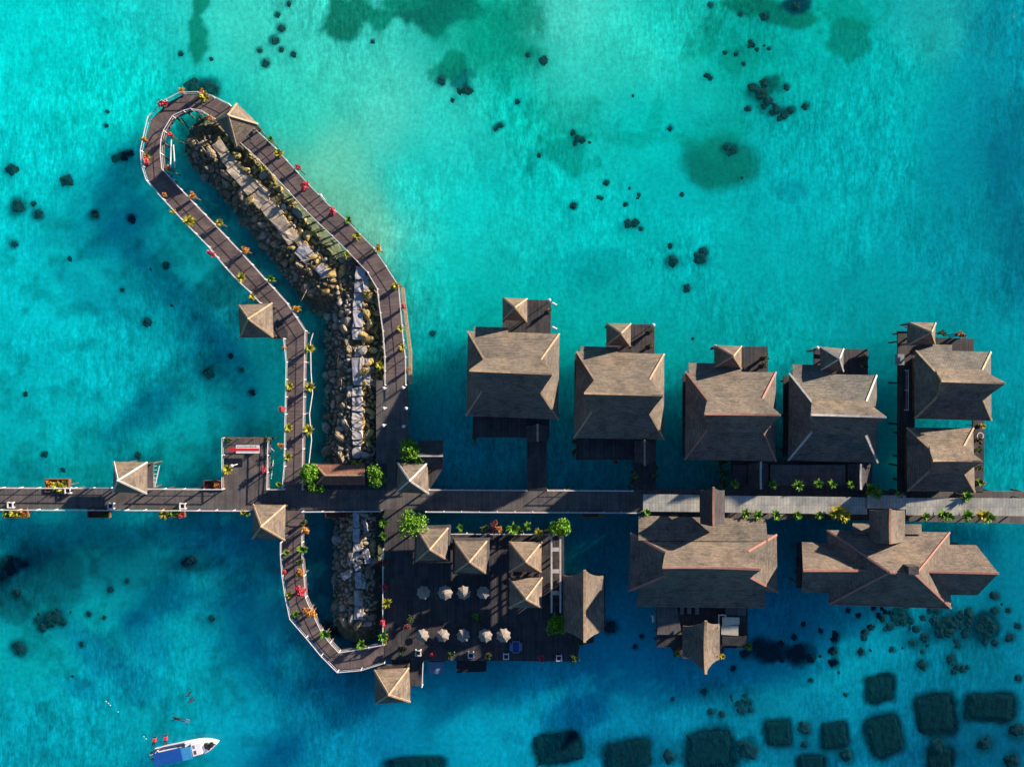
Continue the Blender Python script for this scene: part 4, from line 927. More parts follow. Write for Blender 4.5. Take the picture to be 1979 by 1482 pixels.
KIND = {'y': ('leaf_yellow', 'spiky', 'spiky yellow-green plant'), 'r': ('leaf_red', 'bush', 'red-flowering bush'), 'o': ('leaf_orange', 'bush', 'orange-leaved bush'),
        'g': ('leaf_green', 'spiky', 'bright green spiky plant'), 'd': ('leaf_dark', 'bush', 'dark green bush'), 'm': ('leaf_maroon', 'bush', 'dull maroon bush')}
PM = {k: [leafmesh('foliage', v[0], v[1], 40+i*3+ord(k)) for i in range(3)] for k, v in KIND.items()}
flow = {k: leafmesh('flowers', 'leaf_red', 'bush', 77, .38) for k in 'y'}
pr_ = random.Random(5)
def plant(px, py, k, r, label, group, z=2.35, pot=True, stand=True):
    q = W(px, py, z); th = thing('potted_plant' if pot else 'plant', q, label, 'plant', group)
    o = bpy.data.objects.new('foliage', pr_.choice(PM[k])); C.objects.link(o); o.parent = th
    s = 1.2*r/PXM/.62; o.scale = (s*pr_.uniform(.9, 1.1), s*pr_.uniform(.9, 1.1), s); o.rotation_euler = (0, 0, pr_.uniform(0, 6.28))
    if pot:
        o = bpy.data.objects.new('pot', pot_me); C.objects.link(o); o.parent = th
        if stand: o = bpy.data.objects.new('stand', st_me); C.objects.link(o); o.parent = th
    return th
# (where phrase, group, list of x,y,kind,radius)
SEC = [
 ('on the straight loop leg\'s west rail', [(540,936,'g',7),(557,882.5,'y',8),(543.6,861,'o',7),(558,827,'y',8),(547,790,'r',9),(560,747,'y',8),(550,672,'o',6)], 'from the walkway'),
 ('on the diagonal western leg\'s outer rail', [(488.6,573,'y',8),(467.5,537,'y',9),(411.5,491,'r',9),(366,429,'y',10),(335,409,'y',6),(318,377,'o',5)], 'from the bottom'),
 ('outside the rounded north end', [(283,311,'r',9),(284,303,'y',7),(279,269.5,'o',7),(314.5,203,'r',12),(352,177,'o',7),(391,179,'o',7),(396,187,'y',9)], 'clockwise'),
 ('on the diagonal eastern leg\'s sea rail', [(523,270,'g',6),(539.6,297,'y',9),(575.6,323.5,'r',7),(590,360,'r',11),(643.6,408.5,'r',9),(674,427,'g',8),(690.6,457,'y',8),(731,480,'o',9)], 'from the top'),
 ('on the lower eastern leg\'s sea rail', [(765,552,'y',8),(771,551,'o',4),(779.7,593,'r',6),(774,635,'y',7),(778,672,'y',8),(790,713,'o',4)], 'from the north'),
 ('inside the rounded north end', [(407,229,'o',7),(329,260.6,'r',7),(326,326,'o',7)], 'anticlockwise'),
 ('on the diagonal western leg\'s inner rail', [(373.4,379,'o',8),(425,431,'y',7),(474.7,484,'o',9),(524,540,'g',8),(573.6,597,'o',9)], 'from the north'),
 ('on the straight loop leg\'s rubble-side rail', [(598.7,673,'y',9),(599.5,748,'y',10),(597,830.7,'y',11)], 'from the north'),
 ('on the eastern leg\'s inner rail by rocks', [(509.6,326,'y',7),(671,493,'y',7),(734,706,'y',8)], 'from the north'),
 ('on the sign platform', [(440.7,908,'y',10),(511,907,'r',8),(441.5,849,'d',7),(517.6,849,'d',7)], 'clockwise from lower left'),
 ('on the southern boardwalk\'s west rail', [(554.8,1067,'g',7),(549,1104,'r',6),(560,1149,'y',7),(572,1186,'g',7)], 'from the walkway'),
 ('on the southern boardwalk\'s east rail', [(588,1010,'d',7),(591,1024,'o',10),(585.7,1060,'g',12),(580,1086,'d',9),(580,1105,'o',10),(584,1139,'r',14),(603,1184,'o',12),(592,1178,'o',7),(629,1224,'g',11),(698.5,1245,'g',9)], 'from the walkway'),
 ('on the terrace\'s west edge', [(742,1010,'g',9),(742,1035,'g',8),(740,1085,'m',10),(742,1134,'r',9),(748,1164,'y',9),(740,1201,'r',9),(741,1228,'g',10),(743,1240,'y',6)], 'from the north'),
 ('on the terrace\'s north edge', [(890,1019,'g',8),(935,1022,'d',10),(953,1018,'m',12),(966,1022,'o',8),(991,1021,'g',12),(1004,1025,'d',8),(1020,1016,'g',9),(1040,1029,'y',9),(1056,1028,'d',8)], 'from the west'),
 ('on the terrace\'s sea edge', [(777,1253,'d',9),(838,1263,'r',7),(872,1264,'d',8),(944,1265,'d',8),(1046,1271,'r',9),(1110,1271,'d',9),(1124,1240,'d',8)], 'from the west'),
 ('in mid terrace', [(793,1195,'d',7),(786,1210,'m',7),(919,1190,'g',7),(926,1198,'d',7)], 'from the west'),
 ('on the covered walkway\'s north side', [(1419,935,'g',9),(1493,936,'g',8),(1541.5,937.6,'g',10),(1580,934,'g',9),(1608,935,'g',9),(1643.5,936,'g',8),(1680,945,'g',12),(1690,952,'g',14),(1737,957,'g',10),(1867,958,'g',11)], 'from the west'),
 ('on the covered walkway\'s south side', [(1249,989,'g',8),(1440.6,992,'g',9),(1464,995,'g',9),(1499,995,'g',10),(1540,995,'g',9),(1581.5,993.5,'g',9),(1618,988,'y',16),(1632,996,'y',12),(1788,997.5,'g',8),(1822,993,'g',12),(1833,998,'g',10),(1868,996,'g',11),(1898,996,'y',12),(1910,1000,'g',10)], 'from the west'),
 ('beside the second villa path', [(1227,918,'g',7),(1264.6,921,'d',7),(1222,930,'d',8),(1268,905,'d',6)], 'clockwise'),
 ('on the corner villa\'s sea edge', [(1820,643,'d',9),(1854,645,'o',6),(1862,648,'d',6),(1898,823,'y',6),(1890,850,'d',8),(1889,869,'d',8),(1890,905,'d',8),(1891,931,'g',8),(1900,933,'o',5)], 'from the north'),
 ('on the pink-edged hall deck', [(1429,1247,'y',5),(1446,1248,'g',8),(1310,1262,'y',6),(1396,1268,'y',5)], 'from the east'),
 ('round the terracotta-roofed shelter', [(685,898,'y',9),(698,899,'y',7),(610,900,'o',5)], 'from the east'),
 ('on the villa decks north of the halls', [(1112,852,'d',7),(1111,875,'d',8),(1395,895,'d',12),(1397,915,'d',13),(1396,934,'d',9),(1190,893,'m',6),(917,848,'d',5),(1190+290,690,'d',7),(1478,705,'d',7),(1258,640,'d',6),(1258,668,'d',6),(1672,690,'d',8),(1670,708,'d',7),(1062,600,'d',5)], 'in the list from the second villa eastwards'),
 ('at the junction gazebo', [(470,989,'y',6),(478,992,'g',6)], 'from the west'),
]
for where, L, frm in SEC:
    big = 'second villa eastwards' in frm
    for i, (x, y, k, r) in enumerate(L):
        lb = '%s %s, %s' % (KIND[k][2], where, ORD[i]+' '+frm) if not big else '%s on a villa deck, %s' % (KIND[k][2], ['left corner under the second villa porch','left edge of the second villa porch deck','north end of hedge by middle villa porch','centre of hedge by middle villa porch','south end of hedge by middle villa porch','below the second villa porch','below the westernmost villa porch','upper right corner of the middle sun deck','lower right corner of the middle sun deck','upper right corner of the second sun deck','lower right corner of the second sun deck','upper right corner of the white-edged sun deck','lower right corner of the white-edged sun deck','upper right corner of the westernmost sun deck'][i])
        plant(x, y, k, r, lb, 'potted plants along the boardwalks and decks', z=4.15 if 'covered walkway' in where else 2.35)
# planter boxes beside the main walkway
def planter(px, py, wx, wy, label, ks, z=1.5):
    q = W(px, py, z); th = thing('planter_box', q, label, 'planter', 'planter boxes hung beside the main walkway')
    a = wx/PXM/2; b_ = wy/PXM/2; m = MB(); m.box((q.x-a, q.y-b_, z-.25), (q.x+a, q.y+b_, z-.15))
    for s in (-1, 1): m.box((q.x+s*a-.06, q.y-b_-.05, z-.3), (q.x+s*a+.06, q.y+b_+.05, z+.3)); m.box((q.x-a+.06, q.y+s*b_-.05, z-.3), (q.x+a-.06, q.y+s*b_+.05, z+.28))
    m.build('box', 'soil_box', th)
    for s in (-1, 1): m = MB(); m.tube((q.x+s*a*.8, q.y, -1.5), (q.x+s*a*.8, q.y, z-.26), .1, n=6); m.build('pile', 'pile_wood', th)
    for dx, dy, k, r in ks:
        o = bpy.data.objects.new('foliage', pr_.choice(PM[k])); C.objects.link(o); o.parent = th; s = 1.55*r/PXM/.62; o.scale = (s, s, s*.8); o.location = (dx/PXM, -dy/PXM, 0); o.rotation_euler = (0, 0, pr_.uniform(0, 6))
planter(112,938,44,24,'brown planter box with yellow-green plants north of the walkway, left of the thatched gazebo',[(-14,-3,'o',7),(0,2,'y',9),(10,6,'y',8),(14,-4,'y',6)])
planter(32,990,44,18,'planter box full of yellow-green plants at the far left, south of the walkway',[(-17,-3,'g',8),(-4,0,'y',8),(8,2,'y',7),(16,2,'o',7)])
planter(192,990,40,18,'dark shaded planter box south of the walkway, almost bare',[(-10,0,'m',6),(12,-2,'d',9)])
planter(334,990,46,16,'planter box with one orange bush, south of the walkway below the gazebo',[(-15,2,'y',8),(2,0,'g',7),(10,-2,'g',7),(17,4,'r',7)])
planter(415,937,38,16,'reddish planter box in the corner left of the sign platform',[(-15,2,'r',6),(4,0,'o',7),(12,0,'m',7)])
planter(650,993,40,12,'dull purple planter box below the walkway railing at the lower breakwater',[(12,0,'m',6)])
planter(1145,994,38,9,'narrow brown planter box south of the walkway, between hall and terrace',[(14,0,'g',4)])
# trees
def tree(px, py, r, matn, label, ztop=4.6, seed=1):
    q = W(px, py, ztop-1.2); th = thing('tree', (q.x, q.y, DZ), label, 'tree', 'leafy green trees by the boardwalk junction')
    R = random.Random(seed); m = MB(); rr_ = r/PXM
    m.tube((q.x, q.y, 1.5), (q.x+.1, q.y, 2.9), .14, .09)
    for i in range(6):
        t = i*1.05+R.random(); e = Vector((q.x+cos(t)*rr_*.55, q.y+sin(t)*rr_*.55, ztop-1.0+R.random()*.5)); m.tube((q.x+.1, q.y, 2.4+R.random()*.4), e, .06, .02, 6)
    m.build('trunk', 'bark', th)
    me = leafmesh('crown', matn, 'tree', seed, rr_*1.05); o = bpy.data.objects.new('crown', me); C.objects.link(o); o.parent = th; o.location = (0, 0, ztop-1.2-DZ)
tree(796,871,24,'leaf_green','round green tree between the wide jetty and the dark gabled shed',5.2,3)
tree(724,919,21,'leaf_green','green tree at the right end of the terracotta-roofed shelter',4.8,4)
tree(597,915,19,'leaf_bright','green tree at the left end of the terracotta-roofed shelter',4.6,5)
tree(612,938,16,'leaf_green','lower shaded green tree in front of the terracotta shelter, left side',3.8,6)
tree(799,1011,29,'leaf_bright','largest and brightest lime-green tree, touching a terrace gazebo',6.2,7)
tree(1083,1020,22,'leaf_bright','lime-green tree at the north end of the pergola',5.2,8)
tree(1076,1206,20,'leaf_bright','lime-green tree at the south end of the pergola',4.6,9)
# terrace furniture
def umbrella(px, py, label, matn='canvas', r=1.0, tilt=0):
    z = 3.9; q = W(px, py, z); th = thing('parasol', (q.x, q.y, DZ+.1), label, 'parasol', 'canvas parasols on the terrace')
    m = MB(); n_ = 8; r = r*pr_.uniform(.9, 1.06); b0 = pr_.random(); T = Vector((q.x, q.y, z+.25)); rim = [Vector((q.x+r*cos(b0+i*pi/4), q.y+r*sin(b0+i*pi/4), z-.28-.06*(i % 2))) for i in range(n_)]
    mid = [T.lerp(p, .5)+Vector((0, 0, .05)) for p in rim]
    for i in range(n_):
        j = (i+1) % n_; m.poly([T, mid[i], mid[j]]); sag = (rim[i]+rim[j])/2+Vector((0, 0, .05)); c = Vector((q.x, q.y, sag.z)); sag = c+(sag-c)*.9
        m.poly([mid[i], rim[i], sag, rim[j], mid[j]])
    o = m.build('canopy', matn, th); solid(o, .02)
    m = MB(); m.tube((q.x, q.y, 1.65), (q.x, q.y, z+.4), .035); m.build('pole', 'white_paint', th)
    m = MB(); m.tube((q.x, q.y, 1.66), (q.x, q.y, 1.78), .25, .22, 10); m.build('base', 'concrete', th)
    # round table beneath
    t2 = thing('round_table', (q.x+.001, q.y, 1.65), 'dark round table under the '+label, 'table', 'dark tables under the parasols')
    m = MB(); m.tube((q.x, q.y, 2.32), (q.x, q.y, 2.37), .5, n=14); m.build('table_top', 'dark_wood', t2)
    m = MB(); m.tube((q.x, q.y, 1.79), (q.x, q.y, 2.319), .06); m.build('leg', 'black', t2)
for i, x in enumerate((818,860,896,933.6)):
    umbrella(x, 1146, ['shaded parasol, leftmost of the northern row','beige parasol, second from the left in the northern row','beige parasol, third from the left in the northern row','shaded parasol, rightmost of the northern row'][i], 'canvas')
for i, x in enumerate((816,855.6,895,937.6,973)):
    umbrella(x, 1229, '%s beige parasol from the left in the southern row' % ORD[i], 'canvas')
def lantern(px, py, label, z=1.68, s=.34, h=.5, group='white lantern boxes on the deck edges'):
    q = W(px, py, z+h); th = thing('lantern', (q.x, q.y, z), label, 'lantern', group); m = MB()
    for a_, b_ in ((-1,-1),(1,-1),(1,1),(-1,1)): m.box((q.x+a_*s-.07,q.y+b_*s-.07,z),(q.x+a_*s+.07,q.y+b_*s+.07,z+h))
    m.box((q.x-s+.07,q.y-s-.07,z+h-.1),(q.x+s-.07,q.y-s+.07,z+h-.002)); m.box((q.x-s+.07,q.y+s-.07,z+h-.1),(q.x+s-.07,q.y+s+.07,z+h-.002))
    m.box((q.x-s-.07,q.y-s+.07,z+h-.1),(q.x-s+.07,q.y+s-.07,z+h-.002)); m.box((q.x+s-.07,q.y-s+.07,z+h-.1),(q.x+s+.07,q.y+s-.07,z+h-.002)); m.build('frame','white_paint',th)
    m = MB(); m.box((q.x-s+.08,q.y-s+.08,z+.05),(q.x+s-.08,q.y+s-.08,z+h-.2)); m.build('glass_box','black',th)
for x, y, l in ((808,1262,'white square lantern at the west end of the terrace sea edge'),(910,1266.6,'white square lantern above the black dock'),(978,1268.7,'white square lantern beside the blue-grey massage chair frame'),(1080.5,1272,'easternmost white square lantern on the terrace sea edge'),
    (130,948,'white frame box beside the planter on the north edge of the walkway'),(19,976,'white frame box at the far left south edge of the walkway'),(213,978,'white frame box on the south edge near the dark planter'),(352,978,'white frame box on the south edge above the orange-bush planter')): lantern(x, y, l)
# pergola
p0, p1 = W(1066,1036,4.0), W(1083,1184,4.0); th = thing('pergola', (p0.x, (p0.y+p1.y)/2, DZ), 'narrow pergola of two long pale beams between the gazebos and the gabled hut', 'pergola')
for x in (p0.x, p1.x):
    m = MB(); m.box((x-.11, p1.y, 3.9), (x+.11, p0.y, 4.05)); m.build('beam', 'cap_pale', th)
for i in range(7):
    y = p0.y+(p1.y-p0.y)*(i+.3)/7; m = MB(); m.box((p0.x+.12, y-.25, 3.3), (p1.x-.12, y+.25, 3.42)); m.build('crossbar', 'concrete' if i % 2 else 'dark_wood', th)
for x in (p0.x, p1.x):
    for i in range(4):
        y = p0.y-.1+(p1.y-p0.y+.2)*i/3; m = MB(); m.box((x-.08, y-.08, 1.6), (x+.08, y+.08, 3.899)); m.build('post', 'dark_wood', th)
# daybed
def lounger(px, py, label, mt='lounger_grey', fr='dark_wood', L=1.7, wd=.62, rz=0, group=None, back=.3):
    q = W(px, py, 2.0); th = thing('lounger', (q.x, q.y, 1.67), label, 'lounger', group)
    m = MB(); m.box((q.x-wd/2, q.y-L/2, 1.85), (q.x+wd/2, q.y+L/2, 1.93)); m.build('frame', fr, th)
    m = MB(); m.box((q.x-wd/2+.04, q.y-L/2+.03, 1.935), (q.x+wd/2-.04, q.y+L*.2, 2.05)); m.build('cushion', mt, th)
    m = MB(); m.bar((q.x, q.y+L*.205, 1.99), (q.x, q.y+L*.5, 1.99+back), wd-.08, .11); m.build('backrest', mt, th)
    for a_ in (-1, 1):
        for b_ in (-1, 1): m = MB(); m.box((q.x+a_*(wd/2-.06)-.03, q.y+b_*(L/2-.1)-.03, 1.66), (q.x+a_*(wd/2-.06)+.03, q.y+b_*(L/2-.1)+.03, 1.849)); m.build('leg', fr, th)
for i, x in enumerate((1304,1318,1332,1347)): lounger(x, 1174+(i % 2), '%s grey sun lounger from the left behind the pink-edged hall' % ORD[i], group='grey sun loungers on the hall deck')
q = W(997,1250,2.3); th = thing('massage_chair', (q.x, q.y, 1.67), 'blue-grey cushioned seat in a pale metal frame by the southern parasols', 'seat')
m = MB(); m.box((q.x-.85,q.y-.55,1.8),(q.x-.5,q.y+.5,2.25)); m.build('armrest','blue_panel',th); m = MB(); m.box((q.x+.5,q.y-.55,1.8),(q.x+.85,q.y+.5,2.25)); m.build('armrest','blue_panel',th)
m = MB(); m.box((q.x-.42,q.y-.62,1.95),(q.x+.42,q.y+.62,2.1)); m.build('seat','boat_blue',th)
m = MB()
for a_, b_ in (((-.46,-.75),(.46,-.75)),((.46,-.75),(.46,.75)),((.46,.75),(-.46,.75)),((-.46,.75),(-.46,-.75))): m.bar((q.x+a_[0],q.y+a_[1],2.32),(q.x+b_[0],q.y+b_[1],2.32),.09)
for a_ in (-.46,.46):
    for b_ in (-.75,.75): m.box((q.x+a_-.05,q.y+b_-.05,1.66),(q.x+a_+.05,q.y+b_+.05,2.27))
m.build('frame','lounger_grey',th)
q = W(843,1290,1.1); m = MB(); m.box((q.x-1.05,q.y-.85,.75),(q.x+1.05,q.y+.85,1.0)); m.box((q.x-.95,q.y+.7,1.003),(q.x+.95,q.y+.8,1.1)); o = m.build('float_platform','blue_panel',origin=(q.x,q.y,.75)); tag(o,'blue-grey floating platform tied beside the small dock','platform')
o = None
def mk(name, fn, matn, label, cat, group=None, org=None, kind=None):
    m = MB(); fn(m); o = m.build(name, matn, origin=org); tag(o, label, cat, group, kind); return o
# lamps
def lamp(px, py, label, base=1.65):
    q = W(px, py, base+2.3); th = thing('lamp_post', (q.x, q.y, base), label, 'lamp', 'small white deck lamps')
    m = MB(); m.tube((q.x, q.y, base-.1), (q.x, q.y, base+2.15), .05); m.build('pole', 'white_paint', th)
    m = MB(); m.tube((q.x, q.y, base+2.15), (q.x, q.y, base+2.4), .2, .14, 10); m.tube((q.x, q.y, base+2.4), (q.x, q.y, base+2.46), .22, .05, 10); m.build('lamp_head', 'white_paint', th)
for x, y, l in ((779,749,'upper right lamp on the wide jetty'),(785,789,'middle right lamp on the wide jetty'),(780,824,'lower right lamp on the wide jetty'),(742,750,'upper left lamp on the wide jetty'),(742,789,'middle left lamp on the wide jetty'),(741,822,'lower left lamp on the wide jetty'),(620,378,'white lamp on the sea rail of the diagonal eastern leg'),
    (448,900,'white lamp beside the yellow plant on the sign platform'),(1062,580,'white lamp at the corner of the westernmost sun deck'),(1263,628,'white lamp at the corner of the second sun deck'),(1382,669,'white lamp at the left corner of the middle sun deck'),(1580,672,'white lamp at the left corner of the white-edged sun deck'),(1751,632,'white lamp at the left corner of the corner sun deck')): lamp(x, y, l)
# sign on the platform: white board with a red band and arrow end, small lettering
q = W(478,868,2.6); th = thing('sign', (q.x, q.y, 1.65), 'white sign board with a red band and red pointed end on the side platform', 'sign')
m = MB(); m.prism([(q.x-1.55,q.y-.55),(q.x+1.6,q.y-.55),(q.x+1.6,q.y+.55),(q.x-1.55,q.y+.55)], 2.50, 2.58); m.build('board','white_paint',th)
m = MB(); m.prism([(q.x-1.55,q.y-.2),(q.x+1.6,q.y-.2),(q.x+1.6,q.y+.12),(q.x-1.55,q.y+.12),(q.x-2.0,q.y+.25),(q.x-2.7,q.y-.05),(q.x-2.0,q.y-.28)], 2.585, 2.61); m.build('arrow_band','sign_red',th)
m = MB(); x = q.x-1.4; R = random.Random(3)
for i in range(12):
    wd = R.uniform(.1,.18); m.box((x, q.y+.27, 2.581), (x+wd, q.y+.34+R.random()*.1, 2.59)); x += wd+.08
m.build('lettering','black',th)
for a_ in (-1.4,1.45):
    m = MB(); m.box((q.x+a_-.05,q.y-.05,1.6),(q.x+a_+.05,q.y+.05,2.499)); m.build('post','dark_wood',th)
# odd small things
mk('roof_box', lambda m: (m.box((W(1740,695,2.2).x-.45,W(1740,695,2.2).y-.75,1.65),(W(1740,695,2.2).x+.45,W(1740,695,2.2).y+.75,2.4)), m.box((W(1740,695,2.2).x-.2,W(1740,695,2.2).y-.4,2.401),(W(1740,695,2.2).x+.25,W(1740,695,2.2).y+.4,2.5))), 'lounger_grey', 'grey equipment box on the deck west of the corner villa', 'box', org=tuple(W(1740,695,1.65)))
q = W(1894,842,2.0)
def ring(m):
    for i in range(16):
        a_ = i*pi/8; b_ = (i+1)*pi/8; m.bar((q.x+.42*cos(a_),q.y+.42*sin(a_),2.05),(q.x+.42*cos(b_),q.y+.42*sin(b_),2.05),.1,.12)
        if i % 4 == 0: m.box((q.x+.42*cos(a_)-.03,q.y+.42*sin(a_)-.03,1.65),(q.x+.42*cos(a_)+.03,q.y+.42*sin(a_)+.03,2.0))
mk('towel_ring_stand', ring, 'white_paint', 'white ring-topped stand on the sea edge by the lower corner block', 'stand', org=(q.x,q.y,1.65))
for x, y, l in ((1071.5,587.5,'upper'),(1072,634,'lower')):
    q = W(x,y,1.3); mk('boat_fender', lambda m: m.tube((q.x-.3,q.y+.15,1.3),(q.x+.3,q.y-.15,1.3),.14,.12,10), 'white_paint', '%s white fender hanging off the westernmost sun deck' % l, 'fender', 'white fenders', (q.x,q.y,1.3))
for x, y, l in ((1263,1194,'west'),): 
    q = W(1263,1195,1.2); mk('water_heater', lambda m: (m.tube((q.x,q.y-.45,1.2),(q.x,q.y+.45,1.2),.2,.2,10), m.box((q.x-.1,q.y-.1,-1.5),(q.x+.1,q.y+.1,1.1))), 'white_paint', 'small white tank west of the hall deck', 'tank', None, (q.x,q.y,1.2))
for x, y in ((205,1355),(209,1358),(213,1362),(228,1375),(278,1423),(282,1427)):
    q = W(x,y,.05); o = mk('buoy', lambda m: m.tube((q.x-.05,q.y,.0),(q.x+.06,q.y-.05,.02),.05,.04,8), 'white_paint', 'tiny white buoy on the float line left of the boat', 'buoy', 'tiny white buoys left of the boat', (q.x,q.y,0))
# loose timbers and braces inside the northern end
for (a_, b_, l) in (((350,228),(366,250),'left'),((366,250),(402,226),'middle'),((384,224),(395,240),'right')):
    A_, B_ = W(*a_, 1.1), W(*b_, .1); mk('brace', lambda m: m.bar(A_, B_, .16), 'dark_wood', '%s dark diagonal brace under the inside of the rounded north end' % l, 'brace', None, tuple(A_))
for (a_, b_, l) in (((331,268),(329,330),'inner'),((335,280),(338,325),'outer')):
    A_, B_ = W(*a_, 1.2), W(*b_, 1.0); mk('service_pipe', lambda m: m.tube(A_, B_, .09, n=6), 'white_paint', '%s pale pipe hanging inside the western curve of the loop' % l, 'pipe', None, tuple(A_))
A_, B_ = W(601,640,1.2), W(600,900,1.0)
def wob(m):
    P = [W(605,644,1.3), W(600,660,1.2), W(601,720,1.1), W(604,760,1.0), W(598,800,1.1), W(602,850,1.0), W(597,895,1.1)]
    for a, b in zip(P[:-1], P[1:]): m.tube(a, b, .06, n=6)
mk('service_pipe', wob, 'white_paint', 'long wavering pale pipe beside the rubble side of the straight loop leg', 'pipe', None, tuple(A_))
A_ = W(527,860,1.2)
def wob2(m):
    P = [W(524,866,1.3), W(530,872,1.0), W(527,900,.9), W(524,925,.9)]
    for a, b in zip(P[:-1], P[1:]): m.tube(a, b, .05, n=6)
mk('service_pipe', wob2, 'white_paint', 'short pale pipe right of the sign platform', 'pipe', None, tuple(A_))
mk('gazebo_ladder', lambda m: ([m.bar(W(296,903,1.5), W(298,940,1.2), .09), m.bar(W(308,900,1.5), W(299,941,1.2), .09)]+[m.bar(W(303,900+i*8,1.45), W(297.5,900+i*8,1.45), .06) for i in range(5)]), 'white_paint', 'white water ladder at the right side of the gazebo left of the sign platform', 'ladder', None, tuple(W(300,920,1.3)))
# ---------------- boat ----------------
bx_, by_ = W(307,1455,0).xy; ex_, ey_ = W(425,1430,0).xy
ang = math.atan2(ey_-by_, ex_-bx_); LB = math.hypot(ex_-bx_, ey_-by_)
bt = thing('motorboat', (bx_, by_, 0), 'white motorboat with a long blue canopy, bow pointing right', 'boat'); bt.rotation_euler = (0, 0, ang)
def lb(name, fn, matn, par=None, smooth=False):
    m = MB(); fn(m); me = bpy.data.meshes.new(name); me.from_pydata(m.v, [], m.f); me.update(); me.materials.append(M[matn]); o = bpy.data.objects.new(name, me); C.objects.link(o); o.parent = par or bt
    if smooth: me.polygons.foreach_set('use_smooth', [True]*len(me.polygons))
    return o
def half(t): return 1.16*(1-max(0, (t-.45)/.55)**3.4)*(1 if t > .08 else .94)
def hull(m):
    st = [i/16 for i in range(17)]; rows = []
    for t in st:
        x = t*LB; hb = max(half(t), .02); sh = .75+.45*t**2
        rows.append([Vector((x, -hb, sh)), Vector((x, -hb*.82, .05)), Vector((x-.3*t, 0, -.3+.25*t**3)), Vector((x, hb*.82, .05)), Vector((x, hb, sh)), Vector((x, hb-.16 if hb > .2 else 0.01, sh)), Vector((x, hb-.2 if hb > .24 else .008, .45)), Vector((x, -hb+.2 if hb > .24 else -.008, .45)), Vector((x, -hb+.16 if hb > .2 else -.01, sh))])
    for a, b in zip(rows[:-1], rows[1:]):
        for i in range(9): m.poly([a[i], a[(i+1) % 9], b[(i+1) % 9], b[i]])
    m.poly(rows[0][::-1])
lb('hull', hull, 'boat_white')
def deckp(m): 
    P = [(LB*.50+i*LB*.49/8) for i in range(9)]; L = [(x, half(x/LB)-.12) for x in P]; L = [(x, max(y, .03)) for x, y in L]
    m.prism([(x, -y) for x, y in L]+[(x, y) for x, y in reversed(L)], .95, 1.12)
lb('foredeck', deckp, 'boat_white')
lb('canopy', lambda m: m.prism([(.1,-1.02),(3.9,-1.08),(3.9,.78),(.1,.72)], 1.65, 1.72), 'boat_blue')
lb('windscreen_canopy', lambda m: m.prism([(3.93,-1.08),(5.2,-1.0),(5.25,.55),(3.93,.6)], 1.6, 1.68), 'boat_light_blue')
for x_, y_ in ((.3,-.95),(3.8,-1.0),(.3,.65),(3.8,.7)): lb('canopy_post', lambda m: m.tube((x_,y_,.45),(x_,y_,1.649),.03), 'white_paint')
lb('side_window', lambda m: [m.box((.9+i*.75,.86,1.2),(1.5+i*.75,.93,1.5)) for i in range(5)], 'black')
lb('cabin_top', lambda m: m.prism([(5.3,-.85),(6.6,-.72),(6.6,.72),(5.3,.85)], 1.125, 1.5), 'boat_white')
lb('hatch', lambda m: m.box((5.55,.2,1.503),(5.8,.65,1.54)), 'lounger_grey'); lb('hatch', lambda m: m.box((5.55,-.6,1.503),(5.85,-.1,1.54)), 'soil_box')
for x_, y_, s_ in ((7.2,.1,.42),(7.55,-.15,.3),(7.95,.12,.36)): lb('mooring_gear', lambda m: (m.tube((x_,y_,1.125),(x_,y_,1.28),s_,s_*.8,9), m.box((x_-.2,y_-.35,1.281),(x_+.1,y_+.2,1.4))), 'black')
for y_ in (-.45,.45):
    o = lb('outboard_motor', lambda m: (m.box((-.75,y_-.18,.5),(-.15,y_+.18,1.0)), m.box((-.4,y_-.08,-.4),(-.2,y_+.08,.499))), 'black')
    lb('engine_cover', lambda m: m.box((-.7,y_-.13,1.003),(-.3,y_+.13,1.06)), 'white_paint', o)
